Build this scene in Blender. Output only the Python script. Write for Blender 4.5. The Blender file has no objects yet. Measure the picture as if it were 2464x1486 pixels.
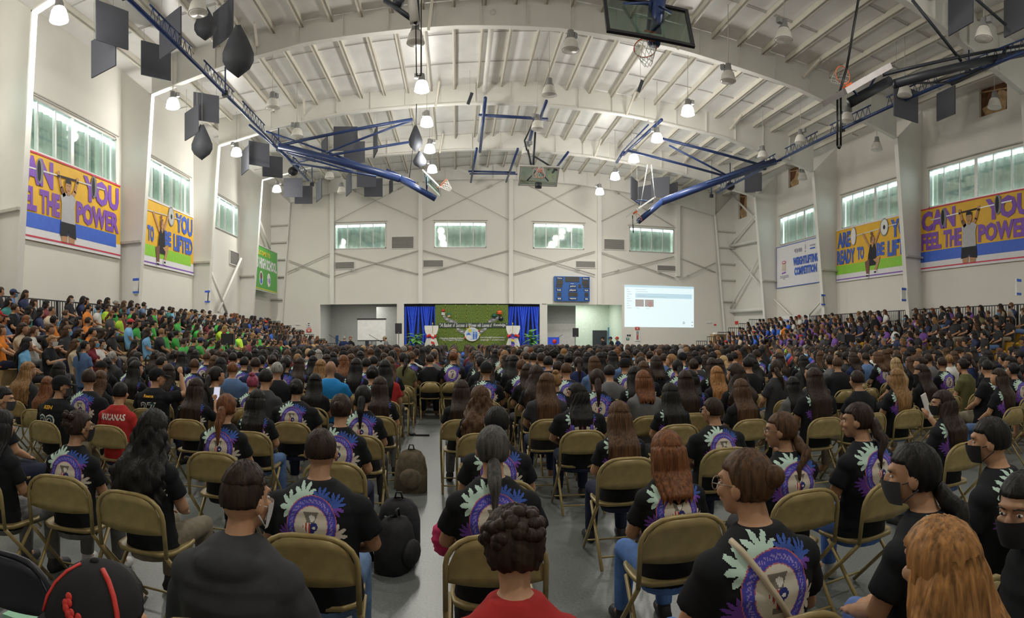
import bpy, bmesh, math, random
import numpy as np
from mathutils import Vector, Matrix, Quaternion
from mathutils.bvhtree import BVHTree
random.seed(7); np.random.seed(7)
sc = bpy.context.scene
COL = sc.collection
PI = math.pi

# ---------------------------------------------------------------- camera, world, exposure
CAM_H = 1.6; F = 1482.0; U0 = 1100.0; V0 = 822.0
cam = bpy.data.cameras.new('camera'); cam.type = 'PANO'; cam.panorama_type = 'CENTRAL_CYLINDRICAL'
cam.central_cylindrical_range_u_min = -U0 / F; cam.central_cylindrical_range_u_max = (2464 - U0) / F
cam.central_cylindrical_range_v_min = (V0 - 1486) / F; cam.central_cylindrical_range_v_max = V0 / F
cam.central_cylindrical_radius = 1; cam.clip_start = .05; cam.clip_end = 300
camo = bpy.data.objects.new('camera', cam); COL.objects.link(camo)
camo.location = (0, 0, CAM_H); camo.rotation_euler = (PI / 2, 0, 0); sc.camera = camo
world = bpy.data.worlds.new('sky'); sc.world = world; world.use_nodes = True
wn = world.node_tree; bg = wn.nodes['Background']
bg.inputs[0].default_value = (.86, .93, 1.0, 1); bg.inputs[1].default_value = 6.0
sc.view_settings.view_transform = 'Standard'; sc.view_settings.look = 'None'
sc.view_settings.gamma = 1; sc.view_settings.use_curve_mapping = False
sc.view_settings.exposure = 0.62
sc.cycles.max_bounces = 6; sc.cycles.diffuse_bounces = 4; sc.cycles.glossy_bounces = 2
sc.cycles.transmission_bounces = 3; sc.cycles.transparent_max_bounces = 6
sc.cycles.use_adaptive_sampling = True; sc.cycles.adaptive_threshold = .04; sc.cycles.sample_clamp_indirect = 4.0
LAMP_W = 330.0      # watts of every lit high-bay lamp

def P(u, v, Y):                       # a pixel at a depth Y in front of the camera
    t = (u - U0) / F; x = Y * math.tan(t); r = math.hypot(x, Y)
    return Vector((x, Y, CAM_H + (V0 - v) / F * r))
def PX(u, v, X):                      # a pixel on a side wall
    t = (u - U0) / F; r = abs(X) / abs(math.sin(t))
    return Vector((X, r * math.cos(t), CAM_H + (V0 - v) / F * r))
def PR(u, v, r):                      # a pixel at a horizontal range
    t = (u - U0) / F
    return Vector((r * math.sin(t), r * math.cos(t), CAM_H + (V0 - v) / F * r))
def PZ(u, v, Z):                      # a pixel at a known height
    return PR(u, v, (Z - CAM_H) * F / (V0 - v))

# ---------------------------------------------------------------- materials
MATS = {}
def mat(name, col=(.5, .5, .5), rough=.6, metal=0.0, noise=.06, nscale=6.0, emit=0.0, ecol=None, bump=0.0, alpha=1.0,
        objcol=False, attr=None, spec=.5, coat=0.0):
    if name in MATS: return MATS[name]
    m = bpy.data.materials.new(name); m.use_nodes = True; nt = m.node_tree; b = nt.nodes['Principled BSDF']
    b.inputs['Roughness'].default_value = rough; b.inputs['Metallic'].default_value = metal
    b.inputs['Specular IOR Level'].default_value = spec
    if coat: b.inputs['Coat Weight'].default_value = coat
    tc = nt.nodes.new('ShaderNodeTexCoord')
    nz = nt.nodes.new('ShaderNodeTexNoise'); nz.inputs['Scale'].default_value = nscale; nz.inputs['Detail'].default_value = 3
    nt.links.new(tc.outputs['Object'], nz.inputs['Vector'])
    mr = nt.nodes.new('ShaderNodeMapRange'); mr.inputs['From Min'].default_value = .3; mr.inputs['From Max'].default_value = .7
    mr.inputs['To Min'].default_value = 1 - noise; mr.inputs['To Max'].default_value = 1 + noise
    nt.links.new(nz.outputs['Fac'], mr.inputs['Value'])
    vm = nt.nodes.new('ShaderNodeVectorMath'); vm.operation = 'SCALE'
    if objcol:
        oi = nt.nodes.new('ShaderNodeObjectInfo'); nt.links.new(oi.outputs['Color'], vm.inputs[0])
    elif attr:
        at = nt.nodes.new('ShaderNodeAttribute'); at.attribute_name = attr; nt.links.new(at.outputs['Color'], vm.inputs[0])
    else: vm.inputs[0].default_value = col[:3]
    nt.links.new(mr.outputs['Result'], vm.inputs['Scale'])
    nt.links.new(vm.outputs['Vector'], b.inputs['Base Color'])
    if bump:
        bp = nt.nodes.new('ShaderNodeBump'); bp.inputs['Strength'].default_value = bump; bp.inputs['Distance'].default_value = .01
        nt.links.new(nz.outputs['Fac'], bp.inputs['Height']); nt.links.new(bp.outputs['Normal'], b.inputs['Normal'])
    if emit:
        b.inputs['Emission Color'].default_value = (*(ecol or col)[:3], 1); b.inputs['Emission Strength'].default_value = emit
    if alpha < 1: b.inputs['Alpha'].default_value = alpha
    MATS[name] = m; return m

WALL = mat('wall_paint', (.80, .78, .72), .75, noise=.02, nscale=.6)
STEEL = mat('cream_steel', (.82, .81, .76), .45, noise=.02, nscale=1.5)
ROOFM = mat('white_roof_insulation', (.86, .86, .84), .35, noise=.05, nscale=1.2, bump=.15)
PURL = mat('cream_purlin', (.80, .76, .66), .5, noise=.04, nscale=2)
FLOORM = mat('grey_speckled_floor', (.155, .168, .163), .34, noise=.22, nscale=60, spec=.4)
BLUESTEEL = mat('dark_blue_steel', (.025, .05, .16), .35, noise=.1)
DARKSTEEL = mat('dark_steel', (.03, .035, .045), .45)
GREYPANEL = mat('grey_acoustic_cloth', (.12, .125, .15), .9, noise=.12, nscale=40)
ALU = mat('aluminium_frame', (.62, .63, .60), .4, metal=.3)
CORR = mat('grey_green_corrugated_sheet', (.55, .62, .57), .55, noise=.12, nscale=4)
BRACE = mat('brace_grey', (.55, .53, .48), .5)
WHITE = mat('white_plastic', (.85, .85, .83), .5)
BLACK = mat('black_plastic', (.012, .012, .014), .45)
RAILM = mat('dark_rail_steel', (.035, .035, .04), .5)
GOLD = mat('gold_bench_plastic', (.75, .42, .05), .45)
RED = mat('red_paint', (.65, .04, .03), .5)
ORANGE = mat('orange_rim_paint', (.85, .16, .04), .4)
NETM = mat('white_net_cord', (.8, .8, .78), .8)

# ---------------------------------------------------------------- mesh builder
class MB:
    def __init__(s): s.v = []; s.f = []; s.mi = []; s.mats = []; s.cur = 0; s.sm = []
    def m(s, material):
        if material not in s.mats: s.mats.append(material)
        s.cur = s.mats.index(material); return s
    def add(s, vs, fs, smooth=False):
        n = len(s.v); s.v.extend([tuple(p) for p in vs])
        for f in fs: s.f.append(tuple(i + n for i in f)); s.mi.append(s.cur); s.sm.append(smooth)
        return s
    def box(s, c, d, M=None):
        c = Vector(c); x, y, z = d[0] / 2, d[1] / 2, d[2] / 2
        vs = [Vector((sx * x, sy * y, sz * z)) for sx in (-1, 1) for sy in (-1, 1) for sz in (-1, 1)]
        if M is not None: vs = [M @ p for p in vs]
        vs = [p + c for p in vs]
        return s.add(vs, [(0, 1, 3, 2), (4, 6, 7, 5), (0, 4, 5, 1), (2, 3, 7, 6), (0, 2, 6, 4), (1, 5, 7, 3)])
    def lo_hi(s, lo, hi):
        return s.box([(a + b) / 2 for a, b in zip(lo, hi)], [b - a for a, b in zip(lo, hi)])
    def tube(s, pts, r, n=8, cap=True, smooth=True, sq=None):
        pts = [Vector(p) for p in pts]; k = len(pts)
        rs = r if hasattr(r, '__len__') else [r] * k
        vs = []; up = None
        for i, p in enumerate(pts):
            d = (pts[min(i + 1, k - 1)] - pts[max(i - 1, 0)])
            d = d.normalized() if d.length > 1e-9 else Vector((0, 0, 1))
            if up is None:
                up = Vector((0, 0, 1)) if abs(d.z) < .9 else Vector((0, 1, 0))
            a = d.cross(up); a = a.normalized() if a.length > 1e-6 else Vector((1, 0, 0))
            b = a.cross(d).normalized(); up = b
            e = sq or 1.0
            for j in range(n):
                t = 2 * PI * (j + .5) / n
                vs.append(p + a * (rs[i] * math.cos(t)) + b * (rs[i] * e * math.sin(t)))
        fs = []
        for i in range(k - 1):
            for j in range(n):
                fs.append((i * n + j, i * n + (j + 1) % n, (i + 1) * n + (j + 1) % n, (i + 1) * n + j))
        if cap: fs.append(tuple(range(n - 1, -1, -1))); fs.append(tuple((k - 1) * n + j for j in range(n)))
        return s.add(vs, fs, smooth)
    def bar(s, a, b, w, h=None):      # square bar between two points
        return s.tube([a, b], w * .7071, n=4, smooth=False, sq=(h / w if h else None))
    def lathe(s, c, prof, n=16, smooth=True):
        c = Vector(c); vs = []; k = len(prof)
        for r, z in prof:
            for j in range(n): t = 2 * PI * j / n; vs.append(c + Vector((r * math.cos(t), r * math.sin(t), z)))
        fs = [(i * n + j, i * n + (j + 1) % n, (i + 1) * n + (j + 1) % n, (i + 1) * n + j) for i in range(k - 1) for j in range(n)]
        fs += [tuple(range(n)), tuple((k - 1) * n + j for j in reversed(range(n)))]
        return s.add(vs, fs, smooth)
    def ell(s, c, r, n=12, m=8, M=None, smooth=True):
        c = Vector(c); vs = [Vector((0, 0, -r[2]))]
        for i in range(1, m):
            p = -PI / 2 + PI * i / m
            for j in range(n):
                t = 2 * PI * j / n; vs.append(Vector((r[0] * math.cos(p) * math.cos(t), r[1] * math.cos(p) * math.sin(t), r[2] * math.sin(p))))
        vs.append(Vector((0, 0, r[2])))
        if M is not None: vs = [M @ p for p in vs]
        vs = [p + c for p in vs]; L = len(vs) - 1
        fs = [(0, 1 + (j + 1) % n, 1 + j) for j in range(n)]
        for i in range(m - 2):
            for j in range(n): a = 1 + i * n; fs.append((a + j, a + (j + 1) % n, a + n + (j + 1) % n, a + n + j))
        a = 1 + (m - 2) * n; fs += [(a + j, a + (j + 1) % n, L) for j in range(n)]
        return s.add(vs, fs, smooth)
    def slab(s, poly, t):             # extruded planar polygon: points + thickness vector
        n = len(poly); t = Vector(t); a = [Vector(p) for p in poly]
        fs = [tuple(range(n)), tuple(range(2 * n - 1, n - 1, -1))] + [(i, i + n, (i + 1) % n + n, (i + 1) % n) for i in range(n)]
        return s.add(a + [p + t for p in a], fs)
    def mesh(s, name):
        me = bpy.data.meshes.new(name); me.from_pydata(s.v, [], s.f)
        for m_ in s.mats: me.materials.append(m_)
        if s.f:
            me.polygons.foreach_set('material_index', s.mi); me.polygons.foreach_set('use_smooth', s.sm)
        me.update(); return me
    def build(s, name, parent=None, loc=None, rz=0):
        return link(name, s.mesh(name), parent, loc, rz)
def link(name, me, parent=None, loc=None, rz=0):
    o = bpy.data.objects.new(name, me); COL.objects.link(o)
    if loc is not None: o.location = loc
    if rz: o.rotation_euler = (0, 0, rz)
    if parent is not None: o.parent = parent
    return o
def tag(o, label=None, cat=None, group=None, kind=None):
    if label: o['label'] = label
    if cat: o['category'] = cat
    if group: o['group'] = group
    if kind: o['kind'] = kind
    return o
def thing(name, label, cat, loc=(0, 0, 0), rz=0, group=None):
    o = bpy.data.objects.new(name, None); COL.objects.link(o); o.location = loc; o.rotation_euler = (0, 0, rz)
    o.empty_display_size = .1
    return tag(o, label, cat, group)
def struct(o, label=None): o['kind'] = 'structure'; (label and o.__setitem__('label', label)); return o
def at0(o, c):                         # move an object's origin to c, keeping its world geometry
    c = Vector(c); o.data.transform(Matrix.Translation(-c)); o.location = c; return o
def wthing(name, label, cat, loc, parts, group=None):
    """parts: list of (part name, MB in world coordinates[, label]); builds an Empty at loc with children"""
    r = thing(name, label, cat, loc, 0, group); L = Vector(loc)
    for q in parts:
        me = q[1].mesh(q[0]); me.transform(Matrix.Translation(-L)); o = link(q[0], me, r)
        if len(q) > 2 and q[2]: o['label'] = q[2]
    return r
_sub = {}
def lathe_ring(mb, c, R, r, M=None, n=20, k=6):
    pts = [Vector((R * math.cos(2 * PI * i / n), R * math.sin(2 * PI * i / n), 0)) for i in range(n)]
    if M is not None: pts = [M @ p for p in pts]
    c = Vector(c); pts = [p + c for p in pts]
    ax = (M @ Vector((0, 0, 1))) if M is not None else Vector((0, 0, 1))
    vs = []
    for i in range(n):
        rad = (pts[i] - c).normalized()
        for j in range(k): t = 2 * PI * j / k; vs.append(pts[i] + rad * (r * math.cos(t)) + ax * (r * math.sin(t)))
    fs = [(i * k + j, i * k + (j + 1) % k, ((i + 1) % n) * k + (j + 1) % k, ((i + 1) % n) * k + j) for i in range(n) for j in range(k)]
    mb.add(vs, fs, True)

# flat print laid on a surface: 2-D shapes in a frame (origin, right, up), every layer a hair further out
class Decal:
    def __init__(s, o, right, up):
        s.o = Vector(o); s.r = Vector(right).normalized(); s.u = Vector(up).normalized(); s.n = s.r.cross(s.u); s.b = MB(); s.lay = 1
    def pt(s, x, y, d=0.0): return s.o + s.r * x + s.u * y + s.n * d
    def poly(s, pts, m, lay=None):
        s.b.m(m); d = (lay or s.lay) * .003; s.b.add([s.pt(x, y, d) for x, y in pts], [tuple(range(len(pts)))]); return s
    def rect(s, x0, y0, x1, y1, m, lay=None): return s.poly([(x0, y0), (x1, y0), (x1, y1), (x0, y1)], m, lay)
    def disc(s, x, y, rx, ry, m, lay=None, n=20):
        return s.poly([(x + rx * math.cos(2 * PI * i / n), y + ry * math.sin(2 * PI * i / n)) for i in range(n)], m, lay)
    def line(s, x0, y0, x1, y1, w, m, lay=None):
        d = Vector((x1 - x0, y1 - y0)).normalized() * w / 2; nx, ny = -d.y, d.x
        return s.poly([(x0 - nx, y0 - ny), (x1 - nx, y1 - ny), (x1 + nx, y1 + ny), (x0 + nx, y0 + ny)], m, lay)
    def text(s, txt, x0, y0, x1, y1, m, lay=None, bold=.03, shear=0.0):
        vs, fs = text_geo(txt, bold, shear)
        if not vs: return s
        X = [p[0] for p in vs]; Y = [p[1] for p in vs]; ax, bx, ay, by = min(X), max(X), min(Y), max(Y)
        d = (lay or s.lay) * .003; s.b.m(m)
        s.b.add([s.pt(x0 + (p[0] - ax) / (bx - ax) * (x1 - x0), y0 + (p[1] - ay) / (by - ay) * (y1 - y0), d) for p in vs], fs); return s
_tg = {}
def text_geo(txt, bold=.03, shear=0.0):
    k = (txt, bold, shear)
    if k in _tg: return _tg[k]
    c = bpy.data.curves.new('t', 'FONT'); c.body = txt; c.offset = bold; c.shear = shear; c.resolution_u = 2
    o = bpy.data.objects.new('t', c); COL.objects.link(o)
    dg = bpy.context.evaluated_depsgraph_get(); me = bpy.data.meshes.new_from_object(o.evaluated_get(dg))
    r = ([tuple(v.co) for v in me.vertices], [tuple(p.vertices) for p in me.polygons])
    bpy.data.objects.remove(o); bpy.data.curves.remove(c); bpy.data.meshes.remove(me)
    _tg[k] = r; return r
# ================================================================ the hall
XL, XR, YB, YN = -13.0, 20.2, 42.0, -6.0
FY = [0.2, 7.2, 14.15, 21.5, 28.5, 35.4, 41.75]         # steel frames along the hall
RX = 3.6; RIDGE = 13.75; EAVE = 12.65                   # roof
def roof_z(x): return RIDGE - abs(x - RX) / (XR - RX) * (RIDGE - EAVE)

struct(MB().m(FLOORM).lo_hi((XL - .3, YN - .3, -.2), (XR + .3, YB + 9, 0)).build('floor'), 'grey speckled hall floor')

def holed(u0, u1, z0, z1, holes, place, m, name):
    """wall panel with rectangular holes; place(u, z, depth) -> point; .2 thick"""
    us = sorted({u0, u1, *[h[0] for h in holes], *[h[1] for h in holes]}); zs = sorted({z0, z1, *[h[2] for h in holes], *[h[3] for h in holes]})
    b = MB().m(m)
    for i in range(len(us) - 1):
        run = None
        for j in range(len(zs) - 1):
            cu, cz = (us[i] + us[i + 1]) / 2, (zs[j] + zs[j + 1]) / 2
            solid = not any(h[0] < cu < h[1] and h[2] < cz < h[3] for h in holes)
            if solid: run = (run[0], zs[j + 1]) if run else (zs[j], zs[j + 1])
            if run and (not solid or j == len(zs) - 2):
                a = place(us[i], run[0], 0); c = place(us[i + 1], run[1], .2)
                b.lo_hi([min(p, q) for p, q in zip(a, c)], [max(p, q) for p, q in zip(a, c)]); run = None
    return b.build(name)
WT, WB_ = 9.7, 7.9
side_win = [(fy - 6.5, fy - .55) for fy in FY[2:6]]
hl = [(a, b, WB_, WT) for a, b in side_win]
struct(holed(YN, YB, 0, 13.1, hl, lambda u, z, d: (XL - d, u, z), WALL, 'wall_left'), 'cream painted left wall')
patches = [(33.0, 34.1, 11.1, 12.3), (38.6, 39.7, 10.2, 12.2), (15.9, 18.1, 10.8, 12.1)]
pr = []
for (ua, va, ub, vb) in ((1897, 403, 1922, 443), (1777, 459, 1797, 520), (2356, 207, 2423, 262)):
    a = PX(ua, va, XR); c = PX(ub, vb, XR); pr.append((c.y, a.y, min(a.z, c.z), min(12.7, max(a.z, c.z))))
struct(holed(YN, YB, 0, 13.1, hl + pr, lambda u, z, d: (XR + d, u, z), WALL, 'wall_right'), 'cream painted right wall')
bx = lambda u: YB * math.tan((u - U0) / F)
zb = lambda u, v: P(u, v, YB).z
ewin = [(806, 929, 545, 600), (1045, 1170, 535, 594), (1283, 1405, 537, 597), (1514, 1621, 551, 607)]
he = [(bx(a), bx(b), 8.02, 9.75) for a, b, c, d in ewin]
opn = [(bx(770), bx(955)), (bx(972), bx(1299)), (bx(1317), bx(1497))]
OT = 4.2
struct(holed(XL, XR, 0, 14, he + [(a, b, 0, OT) for a, b in opn], lambda u, z, d: (u, YB + d, z), WALL, 'wall_front'), 'cream end wall behind the stage')
struct(MB().m(WALL).lo_hi((XL, YN - .2, 0), (XR, YN, 14)).build('wall_back'), 'cream wall behind the audience')

# broken wall patches: torn board over dark framing
brown = mat('torn_brown_board', (.16, .07, .03), .9, noise=.5, nscale=5); tan_ = mat('bare_tan_board', (.45, .30, .16), .9, noise=.3, nscale=4)
for i, (y0, y1, z0, z1) in enumerate(pr):
    b = MB().m(brown).lo_hi((XR + .14, y0, z0), (XR + .19, y1, z1)); t = MB().m(tan_)
    w, h = y1 - y0, z1 - z0
    t.slab([(XR + .10, y0 + w * .1, z0), (XR + .10, y0 + w * .8, z0), (XR + .10, y0 + w * .95, z0 + h * .3), (XR + .10, y0 + w * .5, z0 + h * .45), (XR + .10, y0 + w * .3, z0 + h * .8), (XR + .10, y0 + w * .05, z0 + h * .6)], (.03, 0, 0))
    t.bar((XR + .08, y0, z0 + h * .7), (XR + .08, y1, z0 + h * .85), .05)
    wthing('torn_wall_patch', ['square hole in right wall above the white banner, showing brown board', 'tall hole in the right wall above the far cross braces', 'largest torn hole with brown boards, high on right wall'][i], 'wall damage', (XR + .1, (y0 + y1) / 2, z0), [('backing', b), ('torn_board', t)], 'torn patches on the right wall')

# roof
rb = MB().m(ROOFM)
for (xa, xb) in ((XL - .3, RX), (RX, XR + .3)):
    za, zb_ = roof_z(xa), roof_z(xb)
    rb.slab([(xa, YN - .3, za), (xb, YN - .3, zb_), (xb, YB + .3, zb_), (xa, YB + .3, za)], (0, 0, .15))
ceil = struct(rb.build('ceiling'), 'white insulated roof between cream purlins')
purl_me = {}
for side in (-1, 1):
    k = 0; x = RX + side * .45
    while XL + .3 < x < XR - .3:
        for i in range(len(FY) - 1):
            key = (side, i)
            L = FY[i + 1] - FY[i]
            if key not in purl_me:
                b = MB().m(PURL); b.lo_hi((-.035, 0, -.24), (.035, L, -.0)); b.lo_hi((-.035, 0, -.24), (.10 * side + .0, L, -.215)) if side > 0 else b.lo_hi((-.10, 0, -.24), (.035, L, -.215))
                purl_me[key] = b.mesh('purlin')
            link('purlin', purl_me[key], ceil, (x, FY[i], roof_z(x) - .005))
        x += side * 1.08; k += 1
# thin cross folds of the roof lining and pipes under it
fold = mat('lining_seam', (.52, .51, .48), .6)
for i in range(2, len(FY) - 1):
    for f_ in (.32, .68):
        yy = FY[i] + (FY[i + 1] - FY[i]) * f_
        b = MB().m(fold)
        for xa, xb in ((XL + .2, RX), (RX, XR - .2)): b.bar((xa, yy, roof_z(xa) - .035), (xb, yy, roof_z(xb) - .035), .03)
        b.build('seam', ceil)
for i in range(3, len(FY) - 1):
    MB().m(STEEL).tube([(1.25, FY[i] - .05, 13.1), (1.25, FY[i + 1] - .2, 13.1)], .11, 10).build('strut_pipe', ceil, )
for i in range(1, len(FY) - 1):       # kicker braces from rafter foot to purlin
    for x in (-7.2, -1.0, 8.0, 13.5):
        MB().m(PURL).bar((x, FY[i] - .1, 12.45), (x + .2, FY[i] - 1.0, roof_z(x) - .2), .09).build('kicker_brace', ceil)

# rigid frames (tapered columns and rafters)
LOW = [(-11.62, 11.4), (-8.5, 11.95), (-5.4, 12.35), (0, 12.62), (3.6, 12.68), (8, 12.5), (13.2, 12.0), (18.6, 11.0)]
for i, fy in enumerate(FY[1:]):
    fr = bpy.data.objects.new(f'trim_{i + 1}', None); COL.objects.link(fr); fr.location = (0, fy, 0)
    struct(fr, 'cream steel portal frame spanning the hall')
    last = fy > 41
    web = MB().m(STEEL); fl = MB().m(STEEL)
    for (xw, xi_b, xi_t, zt) in ((XL, -12.45, -11.62, 11.4), (XR, 19.6, 18.6, 11.0)):
        s = 1 if xw < 0 else -1; c = MB().m(STEEL); g = MB().m(STEEL)
        c.slab([(xw, -.02, 0), (xi_b, -.02, 0), (xi_t, -.02, zt), (xw, -.02, roof_z(xw))], (0, .04, 0)).build('column_web', fr)
        g.slab([(xi_b, -.13, 0), (xi_t, -.13, zt), (xi_t + .05 * s, -.13, zt), (xi_b + .05 * s, -.13, 0)], (0, .26, 0)).build('column_flange', fr)
        for zz in ([5.6] if not last else [4.6, 6.2, 7.4, 8.6, 9.8]):
            q = xi_b + (xi_t - xi_b) * zz / zt
            MB().m(BRACE).box(((xw + q) / 2, -.13, zz), (abs(q - xw), .16, .09)).build('stiffener', fr)
    n = len(LOW)
    for (xa, za), (xb, zb2) in zip(LOW[:-1], LOW[1:]):
        MB().m(STEEL).slab([(xa, -.02, za), (xb, -.02, zb2), (xb, -.02, roof_z(xb) - .02), (xa, -.02, roof_z(xa) - .02)], (0, .04, 0)).build('rafter_web', fr)
        MB().m(STEEL).slab([(xa, -.13, za), (xb, -.13, zb2), (xb, -.13, zb2 - .045), (xa, -.13, za - .045)], (0, .26, 0)).build('rafter_flange', fr)
    for x in np.arange(-10.5, 18.5, 1.62):
        zl = np.interp(x, [p[0] for p in LOW], [p[1] for p in LOW])
        MB().m(STEEL).lo_hi((x - .012, -.11, zl), (x + .012, -.02, roof_z(x) - .03)).build('web_stiffener', fr)

# end wall posts and rod bracing
for i, u in enumerate((800, 1012, 1229, 1441, 1630)):
    x = bx(u); b = MB().m(STEEL).lo_hi((x - .14, YB - .24, OT if opn[0][0] < x < opn[0][1] or opn[1][0] < x < opn[1][1] or opn[2][0] < x < opn[2][1] else (6.35 if i == 4 else 0)), (x + .14, YB, 12.7))
    struct(b.build(f'trim_{20 + i}'), 'cream steel post on the end wall')
rods = [((805, 608), (1007, 659)), ((1007, 602), (805, 664)), ((1018, 602), (1223, 660)), ((1223, 602), (1018, 659)), ((1235, 602), (1432, 661)), ((1432, 604), (1235, 659)),
        ((1444, 605), (1624, 669)), ((1622, 617), (1444, 661)), ((695, 626), (795, 664)), ((795, 609), (692, 655)), ((1636, 619), (1722, 655)), ((1722, 632), (1635, 672)),
        ((805, 533), (1010, 430)), ((1010, 529), (805, 440)), ((1018, 529), (1223, 427)), ((1223, 528), (1018, 424)), ((1235, 529), (1432, 430)), ((1434, 533), (1235, 424)), ((1444, 533), (1622, 445)), ((1622, 545), (1444, 440))]
for i, (a, c) in enumerate(rods):
    a = P(*a, YB - .2); c = P(*c, YB - .2); lo = i < 12
    m_ = (a + c) / 2; d = (c - a).normalized()
    b = MB().m(BRACE).tube([a, c], .035 if lo else .022, 6)
    tb = MB().m(BRACE).tube([a + (c - a) * .75, a + (c - a) * .81], .06, 6)
    struct(b.build(f'trim_{30 + i}'), 'crossed steel tie rod on the end wall')
    tb.build('turnbuckle', bpy.data.objects[f'trim_{30 + i}'])
k = 52                                                   # tube bracing on the side walls
for a, c, X, r in (((1757, 465), (1822, 532), XR - .35, .07), ((1757, 590), (1820, 515), XR - .35, .07), ((1755, 592), (1825, 577), XR - .35, .12), ((1757, 600), (1832, 690), XR - .35, .07), ((1826, 620), (1757, 742), XR - .35, .07), ((1750, 749), (1838, 744), XR - .35, .13),
                   ((1863, 720), (1905, 762), XR - .35, .06), ((1975, 725), (1945, 760), XR - .35, .06), ((508, 655), (545, 752), XL + .35, .08), ((580, 622), (525, 750), XL + .35, .08), ((625, 530), (650, 600), XL + .35, .07)):
    struct(MB().m(STEEL).tube([PX(*a, X), PX(*c, X)], r, 8).build(f'trim_{k}'), 'steel tube brace against the side wall'); k += 1

# windows
glass = bpy.data.materials.new('window_glass'); glass.use_nodes = True; nt = glass.node_tree
for n_ in list(nt.nodes): nt.nodes.remove(n_)
o_ = nt.nodes.new('ShaderNodeOutputMaterial'); mx = nt.nodes.new('ShaderNodeMixShader'); tr = nt.nodes.new('ShaderNodeBsdfTransparent'); gl = nt.nodes.new('ShaderNodeBsdfGlossy')
tr.inputs[0].default_value = (.86, .93, .89, 1); gl.inputs['Roughness'].default_value = .04; mx.inputs[0].default_value = .14
nt.links.new(tr.outputs[0], mx.inputs[1]); nt.links.new(gl.outputs[0], mx.inputs[2]); nt.links.new(mx.outputs[0], o_.inputs[0])
def window(n, u0, u1, z0, z1, place, panes, wide=None, label=''):
    r = bpy.data.objects.new(f'window_{n}', None); COL.objects.link(r); c = Vector(place((u0 + u1) / 2, z0, 0)); r.location = c; struct(r, label)
    def pbox(nm, ua, ub, za, zb_, d0, d1, m):
        a = place(ua, za, d0); b_ = place(ub, zb_, d1)
        b = MB().m(m).lo_hi([min(p, q) for p, q in zip(a, b_)], [max(p, q) for p, q in zip(a, b_)])
        me = b.mesh(nm); me.transform(Matrix.Translation(-c)); return link(nm, me, r)
    t = .06
    pbox('window_frame', u0, u1, z1 - t, z1, -.06, .1, ALU); pbox('window_frame', u0, u1, z0, z0 + t, -.06, .1, ALU)
    pbox('window_frame', u0, u0 + t, z0, z1, -.06, .1, ALU); pbox('window_frame', u1 - t, u1, z0, z1, -.06, .1, ALU)
    pbox('curtain_track', u0 - .1, u1 + .1, z1 + .1, z1 + .14, -.14, -.08, BRACE)
    w = (u1 - u0) / panes
    for i in range(panes):
        pbox('pane', u0 + i * w + .02, u0 + (i + 1) * w - .02, z0 + t, z1 - t, .02, .03, glass)
        if i:
            ww = .09 if wide == i else .028
            pbox('mullion', u0 + i * w - ww, u0 + i * w + ww, z0, z1, -.05, .09, ALU)
    # corrugated storm sheet hung outside the glass, daylight above and below it
    b = MB().m(CORR); n_s = int((u1 - u0) / .05); pa = []; pb = []
    for i in range(n_s + 1):
        uu = u0 - .1 + (u1 - u0 + .2) * i / n_s; dd = .30 + .035 * math.sin(i * .9)
        pa.append(Vector(place(uu, z0 + .02, dd)) - c); pb.append(Vector(place(uu, z1 - .17, dd)) - c)
    vs = pa + pb; n_p = len(pa); b.add(vs, [(i, i + 1, n_p + i + 1, n_p + i) for i in range(n_p - 1)], True)
    b.build('storm_sheet', r)
n = 1
for i, (a, b_) in enumerate(side_win):
    window(n, a, b_, WB_, WT, lambda u, z, d: (XL - d, u, z), 6, 3, 'high strip window in left wall'); n += 1
    window(n, a, b_, WB_, WT, lambda u, z, d: (XR + d, u, z), 6, 3, 'high strip window in right wall'); n += 1
for (a, b_, c, d) in he:
    window(n, a, b_, c, d, lambda u, z, dd: (u, YB + dd, z), 4, None, 'high window in the end wall'); n += 1

# vents
def vent(ua, va, ub, vb, lab, left=False):
    if left: a = PX(ua, va, XL + .03); c = PX(ub, vb, XL + .03); org = Vector((XL + .03, a.y, c.z)); w = abs(c.y - a.y); rt = Vector((0, 1, 0)); nn = Vector((1, 0, 0)); h = a.z - c.z
    else: a = P(ua, va, YB - .03); c = P(ub, vb, YB - .03); org = Vector((a.x, YB - .03, c.z)); w = c.x - a.x; rt = Vector((1, 0, 0)); nn = Vector((0, -1, 0)); h = a.z - c.z
    org.z = min(a.z, c.z); h = abs(a.z - c.z)
    r = thing('wall_vent', lab, 'vent', org + rt * (w / 2), 0, 'louvred vents on the walls'); O = org - r.location
    ve = mat('vent_grey', (.30, .29, .27), .6); vf = STEEL
    f = MB().m(vf); q = lambda x, z, d: O + rt * x + Vector((0, 0, z)) + nn * d
    for (x0, z0, x1, z1) in ((-.04, -.04, w + .04, 0), (-.04, h, w + .04, h + .04), (-.04, 0, 0, h), (w, 0, w + .04, h)):
        p0, p1 = q(x0, z0, -.02), q(x1, z1, .04); f.lo_hi([min(s, t) for s, t in zip(p0, p1)], [max(s, t) for s, t in zip(p0, p1)])
    f.build('frame', r)
    p0, p1 = q(0, 0, -.02), q(w, h, -.01); MB().m(DARKSTEEL).lo_hi([min(s, t) for s, t in zip(p0, p1)], [max(s, t) for s, t in zip(p0, p1)]).build('backing', r)
    ns = max(4, int(h / .07)); sl = MB().m(ve)
    for i in range(ns):
        z = h * (i + .5) / ns; sl.slab([q(0, z - h / ns * .5, .03), q(w, z - h / ns * .5, .03), q(w, z + h / ns * .4, 0), q(0, z + h / ns * .4, 0)], (0, 0, .006))
    o = sl.build('louvres', r); o['kind'] = 'stuff'
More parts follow.
